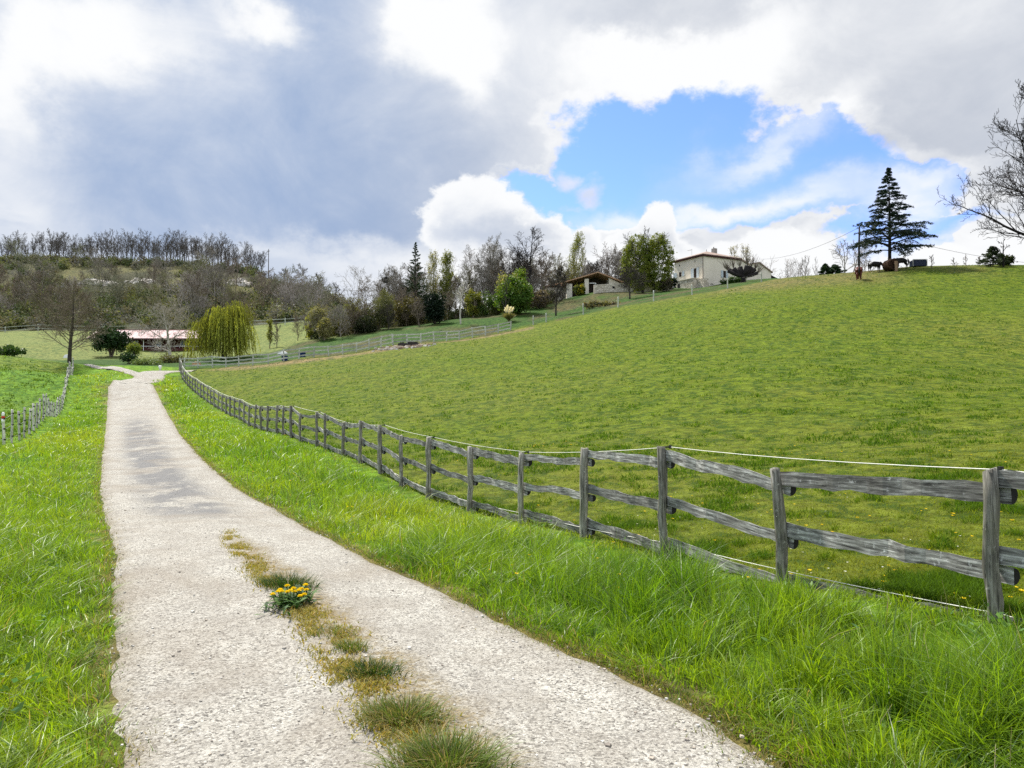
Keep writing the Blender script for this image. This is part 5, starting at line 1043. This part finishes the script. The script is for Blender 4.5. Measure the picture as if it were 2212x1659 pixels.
# big spreading tree at the frame's edge
bigp = on(2335, 80)
def LV_big(): return [dict(n=22, ang=68, ratio=.80, start=.12, seg=9, wander=.04, up=.06, tip=.15, rr=.52, limbs=True, prof=lambda t: 1.15 - .8 * t), dict(n=13, ang=38, ratio=.46, start=.2, seg=9, wander=.11, up=.075, tip=.15, rr=.5, prof=lambda t: 1.1 - .6 * t),
    dict(n=8, ang=40, ratio=.46, start=.15, seg=6, wander=.15, up=.08, tip=.3, rr=.55), dict(n=5, ang=42, ratio=.44, start=.15, seg=4, wander=.18, up=.12, tip=.5, rr=.65), dict(seg=3, wander=.18, up=.1, tip=.6)]
bt = plant_at("bare_tree", "huge dark bare tree with wide drooping limbs, highest on the hill crest", "tree", bigp); T, C = tree_geo(52, 22, .66, LV_big(), .022, (-.05, 0)); T.build("trunk", B_BLACK, bt, True); C.build("crown", B_BLACK, bt)
# pampas grass
pg = plant_at("pampas_grass", "pampas grass tussock with white plumes above the end of the rail fence", "plant", on(1099, 114)); rng = np.random.default_rng(9); G, Pm = Geo(), Geo()
N_ = 900; a = rng.uniform(0, 6.28, N_); L_ = rng.uniform(.8, 1.7, N_); k1 = rng.uniform(.2, .75, N_)
for t0 in (0, .33, .66):
    f = t0 + .16; P_ = np.c_[np.cos(a) * L_ * k1 * f**1.3 * 1.2, np.sin(a) * L_ * k1 * f**1.3 * 1.2, L_ * (f - .45 * k1 * f * f)]; dd = np.c_[np.cos(a) * k1 * 1.4 * f, np.sin(a) * k1 * 1.4 * f, 1 - .9 * k1 * f]; dd /= np.linalg.norm(dd, axis=1, keepdims=True)
    cards(G, P_, .05, mixcol(N_, rng, [(.22,.20,.09), (.14,.15,.05), (.30,.26,.14)]), rng, 12, dd)
for k in range(11):
    a_, r_ = rng.uniform(0, 6.28), rng.uniform(.1, .9); tip = np.array((math.cos(a_) * r_, math.sin(a_) * r_, rng.uniform(1.9, 2.5))); N2 = 46; t = rng.uniform(0, 1, (N2, 1)); cards(Pm, tip * (.72 + .28 * t) + rng.normal(0, .06, (N2, 3)), .09, np.repeat([[.80,.76,.68]], N2, 0), rng, 3, np.repeat((tip / np.linalg.norm(tip))[None], N2, 0) + rng.normal(0, .25, (N2, 3)))
G.build("foliage", M_LEAF, pg); Pm.build("plumes", M_LEAF, pg)

# ---------------------------------------------------------------- horses
def skin_mesh(name, chains, mat, root=0):
    """chains of (point, radius), joined where points coincide, grown into one continuous skin"""
    vs, rs, es, key = [], [], [], {}
    for ch in chains:
        prev = None
        for p, r in ch:
            k = tuple(round(c, 4) for c in p)
            if k not in key: key[k] = len(vs); vs.append(p); rs.append(r)
            i = key[k]
            if prev is not None: es.append((prev, i))
            prev = i
    me = bpy.data.meshes.new(name); me.from_pydata(vs, es, []); o = bpy.data.objects.new(name, me); COL.objects.link(o)
    o.modifiers.new("skin", 'SKIN'); sk = me.skin_vertices[0].data
    for i, r in enumerate(rs): sk[i].radius = (r, r) if not hasattr(r, '__len__') else r; sk[i].use_root = i == root
    o.modifiers[0].use_smooth_shade = True; s_ = o.modifiers.new("smooth", 'SUBSURF'); s_.levels = 1; s_.render_levels = 2; me.materials.append(mat); return o
def horse(label, loc, rotz, mat, hair, up_head=False, sc=1.0):
    t = thing("horse", label, "horse", loc, rotz, "horses on the hill crest"); t.scale = (sc,) * 3
    hip, mid, chest = (-.56, 0, 1.14), (-.02, 0, 1.05), (.48, 0, 1.08); sp = (-.3, 0, 1.09)
    neck = [(chest, .27), ((.78, 0, 1.18), .19), ((1.06, 0, .98), .135), ((1.24, 0, .70), .12), ((1.32, 0, .46), .105), ((1.38, 0, .22), .07), ((1.41, 0, .12), .06)]
    if up_head: neck = [(chest, .27), ((.80, 0, 1.28), .19), ((1.08, 0, 1.36), .135), ((1.28, 0, 1.36), .12), ((1.45, 0, 1.18), .10), ((1.56, 0, 1.02), .07), ((1.60, 0, .95), .06)]
    ch = [[(hip, .32), (sp, .35), (mid, .38), ((.26, 0, 1.05), .36), (chest, .32)], neck]
    for s_ in (-1, 1):
        ch.append([(hip, .27), ((-.62, .17 * s_, .95), .19), ((-.52, .18 * s_, .74), .135), ((-.74, .18 * s_, .50), .075), ((-.70, .18 * s_, .30), .043), ((-.68, .18 * s_, .12), .046), ((-.63, .18 * s_, .02), .055)])
        ch.append([(chest, .27), ((.52, .16 * s_, .86), .14), ((.53, .16 * s_, .68), .10), ((.54, .16 * s_, .46), .07), ((.53, .16 * s_, .28), .040), ((.53, .16 * s_, .12), .045), ((.57, .16 * s_, .02), .055)])
    b = skin_mesh("body", ch, mat); b.parent = t
    G = Geo(); G.tube([(-.80, 0, 1.26), (-.90, 0, 1.12), (-.93, 0, .8), (-.90, 0, .42)], [.05, .075, .085, .03], 7); G.build("tail", hair, t, True)
    P_ = [Vector(p) for p, r in neck[1:5]]; G = Geo(); G.tube([p + Vector((-.02, 0, r + .02)) for p, (q_, r) in zip(P_, neck[1:5])], [.04, .055, .05, .03], 5); G.build("mane", hair, t, True)
    hd = Vector(neck[3][0]); 
    for s_ in (-1, 1):
        G = Geo(); G.tube([hd + Vector((-.02, .07 * s_, .08)), hd + Vector((-.05, .09 * s_, .22))], [.035, .008], 5); G.build("ear", mat, t, True)
    return t
H_BAY = mat_plain("chestnut_coat", (.075,.018,.010), .5, .2); H_BLK = mat_plain("blackish_coat", (.012,.010,.010), .5, .2); H_HAIR = mat_plain("black_horse_hair", (.008,.007,.007), .7)
hp = hit(1855, 606, 40, 104); horse("chestnut horse seen from behind, grazing below the utility pole", hp, R(68), H_BAY, H_HAIR, False, 1.2)
p = on(1893, 95); horse("black horse eating at the bale on the side of the utility pole", p, R(8), H_BLK, H_HAIR, False, 1.02)
p = on(1949, 95); horse("black horse eating at the bale on the side of the water tank", p, R(172), H_BLK, H_HAIR, False, 1.02)
# round bale, board, tank
bp = on(1920, 95); M_HAY = mat_mottled("old_brown_hay", (.02,.010,.006), (.065,.032,.018), 7, .95, 6, .8)
bl = thing("hay_bale", "big round brown hay bale under the cedar between the black horses", "hay bale", (bp[0] - .05, bp[1] - .9, bp[2] - .1), R(4)); rr = random.Random(2); G = Geo()
for j in range(8):
    pass
G.tube([(0, y, .66 + rr.uniform(-.01, .01)) for y in (-.72, -.7, -.5, -.2, .1, .4, .68, .7)], [.62, .72, .74, .73, .75, .73, .72, .62], 22); G.v = [(x * (1 + .03 * math.sin(9 * z)), y, max(z, -.05) + .02 * math.sin(11 * x)) for x, y, z in G.v]; G.build("hay", M_HAY, bl, True)
G = Geo(); rng = np.random.default_rng(1); P_ = np.c_[rng.normal(0, .5, 260), -.72 + rng.normal(0, .05, 260), .68 + rng.normal(0, .35, 260)]; cards(G, P_, .05, mixcol(260, rng, [(.08,.045,.025), (.04,.02,.012)]), rng, 6); G.build("loose_straw", M_LEAF, bl)
b_ = thing("board", "pale upright wooden board leaning on the round hay bale", "board", (bp[0] + .1, bp[1] - 2.0, hz(bp[0] + .1, bp[1] - 2.0)), R(6)); G = Geo(); G.box((-.18, -.04, -.1), (.18, .04, 1.30)); G.box((-.22, .041, .9), (.22, .07, 1.0)); G.build("plank", mat_plain("raw_timber", (.26,.17,.11), .9), b_)
tp = on(1987, 96); tk = thing("water_tank", "dark blue water tank in a light frame on the crest", "tank", tp, R(-4)); G = Geo(); G.box((-.85, -.5, 0), (.85, .5, .72)); G.box((-.78, -.44, .72), (.78, .44, .80)); tko = G.build("tank", mat_mottled("dark_blue_plastic", (.008,.014,.04), (.02,.03,.07), 3, .45, 4, .2, (4, 4, 1)), tk)
G = Geo(); 
for x in (-.87, .87): G.box((x - .035, -.53, -.05), (x + .035, -.46, .86)); G.box((x - .035, .46, -.05), (x + .035, .53, .86))
G.box((-.83, -.53, .80), (.83, -.47, .86)); G.build("cage", mat_plain("galvanised_frame", (.42,.42,.42), .5), tk)
# utility pole and wires
up = on(1858, 99); pH = PT(1860, 490, 99)[2] - up[2]; po = thing("utility_pole", "leaning dark wooden utility pole on the hill crest beside the cedar", "pole", up); G = Geo(); G.tube([(0, 0, -.5), (.05, 0, pH * .5), (.14, 0, pH)], [.16, .14, .11], 8); G.build("pole", bark("creosoted_pole", (.045,.04,.045)), po, True)
G = Geo(); G.tube([(.14, -.12, pH - .12), (.14, -.12, pH - .02)], [.05, .04], 6); G.tube([(.14, .0, pH - .2), (.14, -.14, pH - .1)], [.02, .02], 4); G.build("insulator", M_BLACK, po)
pt = Vector(up) + Vector((.14, -.12, pH - .05))
for lb, e in (("thin power line sagging from the utility pole towards the farmhouse", Vector(PT(1640, 560, 150))), ("thin power line running past the cedar to the frame's edge", Vector(PT(2330, 575, 108)))):
    n2 = 16; pts = [pt.lerp(e, k / n2) - Vector((0, 0, 1.1 * 4 * (k / n2) * (1 - k / n2))) for k in range(n2 + 1)]; G = Geo(); G.tube([p - pt for p in pts], [.022] * (n2 + 1), 4); o = G.build("power_line", M_BLACK); o.location = pt; tag(o, lb, "cable")

# ---------------------------------------------------------------- small things along the far fence
def tub(label, u, v, Y, r_, h, mat, lid=None):
    p = hit(u, v, Y * .7, Y * 1.4); t = thing("water_tub", label, "tub", p); G = Geo(); n_ = 16; vs = []
    for rad, z in ((r_ * .9, 0), (r_, h), (r_ * 1.06, h), (r_ * 1.06, h + .04), (r_ * .95, h + .04), (r_ * .85, .08)): vs += [(rad * math.cos(6.283 * j / n_), rad * math.sin(6.283 * j / n_), z) for j in range(n_)]
    G.add(vs, [(i * n_ + j, i * n_ + (j + 1) % n_, (i + 1) * n_ + (j + 1) % n_, (i + 1) * n_ + j) for i in range(5) for j in range(n_)] + [tuple(range(5 * n_, 6 * n_))]); G.build("shell", mat, t, True)
    if lid: G = Geo(); G.tube([(0, 0, h - .06), (0, 0, h - .02)], [r_ * .92] * 2, 14); G.build("water", lid, t)
M_BLUE = mat_plain("blue_plastic", (.03,.06,.22), .45)
tub("blue tub standing in the pasture against the far rail fence", 615, 779, 88, .38, .55, M_BLUE, M_DARK)
tub("blue tub with pale contents behind the far rail fence", 652, 771, 92, .48, .5, M_BLUE, M_WHITE)
def sheet(name, label, cat, u, v, Y, sx_, sy_, sz_, mat, seed):
    p = hit(u, v, Y * .7, Y * 1.4); rr = random.Random(seed); G = Geo(); n_ = 6; vs = []
    for j in range(n_ + 1):
        for i in range(n_ + 1):
            ex = min(i, n_ - i, j, n_ - j); vs.append((sx_ * (i / n_ - .5) + rr.uniform(-.04, .04), sy_ * (j / n_ - .5), (sz_ * min(1, ex / 1.5) + rr.uniform(0, .05)) if ex else -.03))
    G.add(vs, [(j * (n_ + 1) + i, j * (n_ + 1) + i + 1, (j + 1) * (n_ + 1) + i + 1, (j + 1) * (n_ + 1) + i) for j in range(n_) for i in range(n_)]); o = G.build(name, mat); o.location = p; tag(o, label, cat)
sheet("feed_bag", "crumpled white sheet lying in the grass behind the far rail fence", "bag", 611, 765, 96, 1.4, .7, .35, M_WHITE, 1)
sheet("salt_block", "white block lying in the dip beside the dark trunked tree", "block", 144, 773, 98, .9, .5, .45, M_WHITE, 2)
sheet("log", "orange brown cut log behind the bend of the rail fence", "log", 424, 790, 93, 1.2, .5, .5, mat_plain("fresh_cut_wood", (.42,.25,.12), .9), 3)
mp = hit(346, 801, 70, 110); ms = thing("marker_stone", "small white round topped marker at the mouth of the stable track", "marker", mp); G = Geo(); G.tube([(0, 0, -.1), (0, 0, .3), (0, 0, .42), (0, 0, .52), (0, 0, .6)], [.12, .13, .2, .2, .1], 9); G.build("stone", M_WHITE, ms, True)
# rubble by the gate of the far fence
def rubble(name, n_, u0, u1, vfun, Y0, Y1, smin, smax, cs, seed):
    rng = np.random.default_rng(seed); G = Geo()
    for k in range(n_):
        t = rng.beta(2, 2); u = u0 + (u1 - u0) * t; p = hit(u, vfun(t) + rng.normal(0, 1.7), 80, 120); s_ = rng.uniform(smin, smax); c = tuple(np.array(cs[int(rng.integers(len(cs)))]) * rng.uniform(.7, 1.2)); rr = random.Random(int(rng.integers(1e6)))
        vs = [(p[0] + s_ * x * rr.uniform(.6, 1.1), p[1] + s_ * y * rr.uniform(.6, 1.1), p[2] + s_ * .62 * z * rr.uniform(.6, 1.1) + s_ * .2) for x in (-1, 1) for y in (-1, 1) for z in (-1, 1)]
        G.add(vs, [(0, 1, 3, 2), (4, 6, 7, 5), (0, 4, 5, 1), (2, 3, 7, 6), (0, 2, 6, 4), (1, 5, 7, 3)], c)
    m, n, bs = new_mat(name + "_stone"); a = n.new('ShaderNodeAttribute', attribute_name='tone'); n.l.new(a.outputs['Color'], bs.inputs['Base Color']); bs.inputs['Roughness'].default_value = .95; tag(G.build(name, m), kind='stuff')
rubble("rubble", 150, 800, 945, lambda t: 757 - 12 * t, 92, 100, .06, .24, [(.50,.42,.34), (.36,.25,.18), (.30,.24,.18), (.58,.54,.48)], 4)
rubble("dark_clods", 60, 858, 908, lambda t: 746 - 2 * t, 92, 100, .12, .30, [(.03,.025,.022), (.05,.04,.035)], 5)

# ---------------------------------------------------------------- plants on the lane
M_TUFT = mat_leaf("tuft_blade", .3, .55, 1.0, .25)
def tuft(label, u, v, wd, tall, n_, cs, seed, dry=.25):
    global rngg
    rngg = np.random.default_rng(seed); p = hit(u, v, 2.3, 30); r_ = wd / 2; a = rngg.uniform(0, 6.28, n_); d = r_ * np.sqrt(rngg.uniform(0, 1, n_)) * rngg.uniform(.4, 1, n_); x = p[0] + np.cos(a) * d * 1.15; y = p[1] + np.sin(a) * d * .8
    colr = mixcol(n_, rngg, cs, .3); colr = np.where((rngg.uniform(0, 1, n_) < dry)[:, None], np.array((.34,.29,.14)) * rngg.uniform(.6, 1.1, (n_, 1)), colr)
    V, q_, t_, T = blades(x, y, tall * rngg.uniform(.4, 1.2, n_) * (1.1 - .4 * d / r_), rngg.uniform(.004, .007, n_), np.clip(rngg.normal(.65, .35, n_) + .5 * d / r_, .1, 1.5), colr, 3, a + rngg.normal(0, .5, n_))
    V[:, 2] += .062; o = build_blades("grass_tuft", [(V, q_, t_, T)], None, M_TUFT, None, p); o.location = p; tag(o, label, "grass tuft", "grass tufts along the middle of the lane"); return p
GR = [(.07,.13,.02), (.12,.19,.03), (.16,.21,.05)]; DGR = [(.03,.075,.015), (.06,.12,.02)]
tuft("big dark tipped grass tuft lowest on the lane, cut by the frame", 966, 1688, .52, .16, 1300, GR, 1, .25)
tuft("broad pale grass tuft second from the frame's lower edge", 872, 1576, .46, .11, 1000, GR, 2, .35)
tuft("small dark green grass tuft in the middle of the lane strip", 806, 1474, .36, .10, 420, DGR, 3, .1)
tuft("tiny green grass tuft between mossy patches on the lane", 758, 1420, .26, .08, 240, GR, 4, .2)
tuft("dark green grass tuft just behind the yellow dandelions", 622, 1280, .52, .15, 620, DGR, 5, .05)
tuft("wispy tuft beside the yellow moss on the lane", 715, 1385, .4, .06, 260, GR, 6, .45)
# moss and dry fringe on the lane strip
xs, ys_, hs, cl = [], [], [], []; rngm = np.random.default_rng(8)
for u, v, wd, ln, n_ in ((500,1172,.26,.9,1300), (520,1200,.3,.8,1500), (548,1228,.34,.7,1500), (578,1262,.34,.5,1400), (690,1365,.45,.45,1100), (715,1395,.5,.4,900), (745,1445,.5,.35,1000), (790,1500,.45,.3,900), (845,1580,.5,.3,1000), (900,1600,.5,.3,800), (655,1335,.4,.4,900), (920,1640,.5,.3,900), (770,1470,.5,.3,700)):
    p = hit(u, v, 2.3, 30); a = rngm.normal(0, 1, n_); b = rngm.normal(0, 1, n_); xs.append(p[0] + a * wd * .20 - b * ln * .16); ys_.append(p[1] + b * ln * .4); hs.append(rngm.uniform(.008, .034, n_))
x, y, h = np.concatenate(xs), np.concatenate(ys_), np.concatenate(hs); kq = fbm(x * 5.5, y * 3.5, 61, 3) + rngm.normal(0, .05, len(x)) > .40; x, y, h = x[kq], y[kq], h[kq]; rngg = np.random.default_rng(4); cl = mixcol(len(x), rngg, [(.44,.31,.07), (.34,.30,.06), (.24,.25,.045), (.44,.37,.15)], .3)
V, q_, t_, T = blades(x, y, h * 1.3, rngg.uniform(.006, .012, len(x)), rngg.uniform(.4, 1.3, len(x)), cl, 2); V[:, 2] += .064; build_blades("moss", [(V, q_, t_, T)], 'stuff', M_TUFT)
# small stray pebbles and stems along the lane edge are part of the chippings
dp = hit(627, 1318, 2.3, 30); dn = thing("dandelion_clump", "dark leafed dandelion clump with yellow flowers in the middle of the lane", "dandelion", (dp[0], dp[1], dp[2] + .05)); rng = np.random.default_rng(12); G = Geo()
for k in range(330):
    a, L_ = rng.uniform(0, 6.28), rng.uniform(.05, .12); o = np.array((rng.normal(0, .07), rng.normal(0, .13), 0)); w_ = L_ * .12; d = np.array((math.cos(a), math.sin(a), 0)); s_ = np.array((-d[1], d[0], 0)); up_ = rng.uniform(.3, 1.3); V = []; c = np.array(((.015,.045,.008), (.03,.08,.012), (.055,.12,.018))[int(rng.integers(3))])
    for t, ww in ((0, .3), (.3, .7), (.45, .45), (.65, 1), (.8, .7), (1, .05)): b = o + d * L_ * t + np.array((0, 0, L_ * (up_ * t - .5 * up_ * t * t) + .012)); V += [b - s_ * w_ * ww, b + s_ * w_ * ww]
    G.arr(V, [(2*i, 2*i+1, 2*i+3, 2*i+2) for i in range(5)], np.repeat(c[None], 12, 0))
G.build("leaves", M_GLOSSY, dn); M_YEL = mat_leaf("dandelion_petal", .2, .6, 1.0, .1)
for k, (fx, fy) in enumerate(((-.09,-.06),(-.05,-.09),(-.12,-.12),(-.02,-.02),(.03,.0),(.08,-.01),(.02,.05),(.08,.07),(.13,.06),(.06,.11),(.15,-.08),(.12,-.10),(-.1,.02),(-.06,.1),(.02,-.06),(.1,.13))):
    fx, fy = fx * .85, fy * .9; z = rng.uniform(.075, .12); G = Geo(); G.tube([(fx * .8, fy * .8, 0), (fx, fy, z)], [.003, .003], 4, True, (.12,.16,.04)); o = G.build("stem", M_TUFT, dn); F = Geo()
    for ring, (nn, rr_, zz) in enumerate(((14, .026, 0), (11, .019, .006), (7, .011, .010))):
        a = np.arange(nn) / nn * 6.283 + ring; d = np.c_[np.cos(a), np.sin(a), np.full(nn, .25 + ring * .3)]; cards(F, np.c_[fx + np.cos(a) * rr_ * .5, fy + np.sin(a) * rr_ * .5, np.full(nn, z + zz)], .010, np.repeat([[.80,.60,.01]], nn, 0) * rng.uniform(.85, 1.1, (nn, 1)), rng, rr_ / .010, d / np.linalg.norm(d, axis=1, keepdims=True))
    f_ = F.build("flower", M_YEL, dn); f_.parent = dn; o.parent = f_
# scattered flowers in the turf
def flowers(name, n_, y0, y1, xl, xr, col, r_, hgt, seed, patch):
    rng = np.random.default_rng(seed); G = Geo(); cnt = 0
    while cnt < n_:
        y = y0 * (y1 / y0)**rng.uniform(); x = xl(y) + rng.uniform() * (xr(y) - xl(y))
        if float(fbm(np.array([x * .6]), np.array([y * .6]), seed, 3)[0]) < patch: continue
        z = hz(x, y) + hgt * rng.uniform(.5, 1.2); k = 9; a = np.arange(k) / k * 6.283; rr_ = r_ * rng.uniform(.7, 1.2) * max(1, y / 16); d = np.c_[np.cos(a), np.sin(a), np.full(k, .35)]; d /= np.linalg.norm(d, axis=1, keepdims=True)
        cards(G, np.c_[x + np.cos(a) * rr_ * .5, y + np.sin(a) * rr_ * .5, np.full(k, z)], rr_ * .55, np.repeat([col], k, 0), rng, 1.9, d); cnt += 1
    tag(G.build(name, M_YEL), kind='stuff')
flowers("dandelions", 240, 5.0, 26, lambda y: fenceR(y) + .1, lambda y: np.minimum(VIEW(y), fenceR(y) + 14), (.75,.56,.02), .022, .05, 3, .5)
flowers("verge_dandelions", 60, 4.5, 40, roadR, fenceR, (.75,.56,.02), .018, .24, 5, .5)
flowers("daisies", 110, 5.0, 16, lambda y: fenceR(y) + .1, lambda y: np.minimum(VIEW(y), fenceR(y) + 8), (.75,.75,.70), .013, .05, 7, .55)

# loose chippings lying on the lane
rng = np.random.default_rng(90); G = Geo(); N_ = 1500; yy = 2.2 * (16 / 2.2)**rng.uniform(0, 1, N_); tt_ = np.where(rng.uniform(0, 1, N_) < .6, rng.choice([.06, .52, .94], N_) + rng.normal(0, .07, N_), rng.uniform(.03, .97, N_)); tt_ = np.clip(tt_, .02, .98)
xx = roadL(yy) * (1 - tt_) + roadR(yy) * tt_; zz = height(xx, yy) + .02 + .0004 * yy + .03 * (1 - (2 * tt_ - 1)**2) - .02 * (np.exp(-((tt_ - .3) / .1)**2) + np.exp(-((tt_ - .78) / .1)**2)); sz_ = rng.gamma(2.0, .0013, N_) + .0025
cube = np.array([(x, y, z) for x in (-1, 1) for y in (-1, 1) for z in (-1, 1)], float); Vv = cube[None] * rng.uniform(.5, 1.15, (N_, 8, 3)) * sz_[:, None, None] * np.array((1, 1, .62)); an = rng.uniform(0, 6.28, N_); ca, sa = np.cos(an)[:, None], np.sin(an)[:, None]
Vv = np.stack([Vv[..., 0] * ca - Vv[..., 1] * sa + xx[:, None], Vv[..., 0] * sa + Vv[..., 1] * ca + yy[:, None], Vv[..., 2] + zz[:, None] + sz_[:, None] * .3], -1).reshape(-1, 3)
fc = np.array([(0, 1, 3, 2), (4, 6, 7, 5), (0, 4, 5, 1), (2, 3, 7, 6), (0, 2, 6, 4), (1, 5, 7, 3)]); cols_ = np.array([(.44,.42,.38), (.30,.28,.25), (.52,.50,.46), (.24,.21,.18), (.38,.33,.27)])[rng.integers(0, 5, N_)] * rng.uniform(.8, 1.15, (N_, 1))
G.arr(Vv, (np.arange(N_)[:, None, None] * 8 + fc[None]).reshape(-1, 4), np.repeat(cols_, 8, 0)); m, n, bs = new_mat("loose_chipping"); a = n.new('ShaderNodeAttribute', attribute_name='tone'); n.l.new(a.outputs['Color'], bs.inputs['Base Color']); bs.inputs['Roughness'].default_value = .9; tag(G.build("gravel", m), kind='stuff')
# broad leaved weeds, seed stalks and dead stems among the verge grass
G = Geo(); rng = np.random.default_rng(91)
for k in range(210):
    y = 2.4 * (22 / 2.4)**rng.uniform(); left = rng.uniform() < .35; x = (roadL(y) - rng.uniform(.15, 2.6)) if left else (roadR(y) + rng.uniform(.15, 1) * max(.4, fenceR(y) - roadR(y) - .2)); z = hz(x, y); nl = int(rng.integers(5, 11)); a = rng.uniform(0, 6.28, nl); r_ = rng.uniform(.03, .12, nl); hh = rng.uniform(.05, .22)
    d = np.c_[np.cos(a), np.sin(a), rng.uniform(.1, .9, nl)]; d /= np.linalg.norm(d, axis=1, keepdims=True); cards(G, np.c_[x + np.cos(a) * r_, y + np.sin(a) * r_, z + hh * rng.uniform(.5, 1.2, nl)], rng.uniform(.014, .03, nl), mixcol(nl, rng, [(.07,.17,.03), (.12,.22,.04), (.09,.19,.07)]), rng, 2.6, d)
for k in range(420):
    y = 2.2 * (24 / 2.2)**rng.uniform(); left = rng.uniform() < .4; x = float(roadL(y) - rng.uniform(.1, 3)) if left else float(roadR(y) + rng.uniform(.05, 1) * max(.4, fenceR(y) - roadR(y))); z = hz(x, y); h_ = rng.uniform(.12, .38); c = tuple(np.array(((.40,.35,.19), (.30,.29,.12), (.24,.30,.12))[int(rng.integers(3))])); lx, ly = rng.normal(0, .3, 2) * h_
    w_ = max(.0022, .0004 * y); G.tube([(x, y, z), (x + lx * .4, y + ly * .4, z + h_ * .6), (x + lx, y + ly, z + h_)], [w_, w_ * .8, w_ * .5], 3, False, c)
tag(G.build("verge_weeds", M_TUFT), kind='stuff')
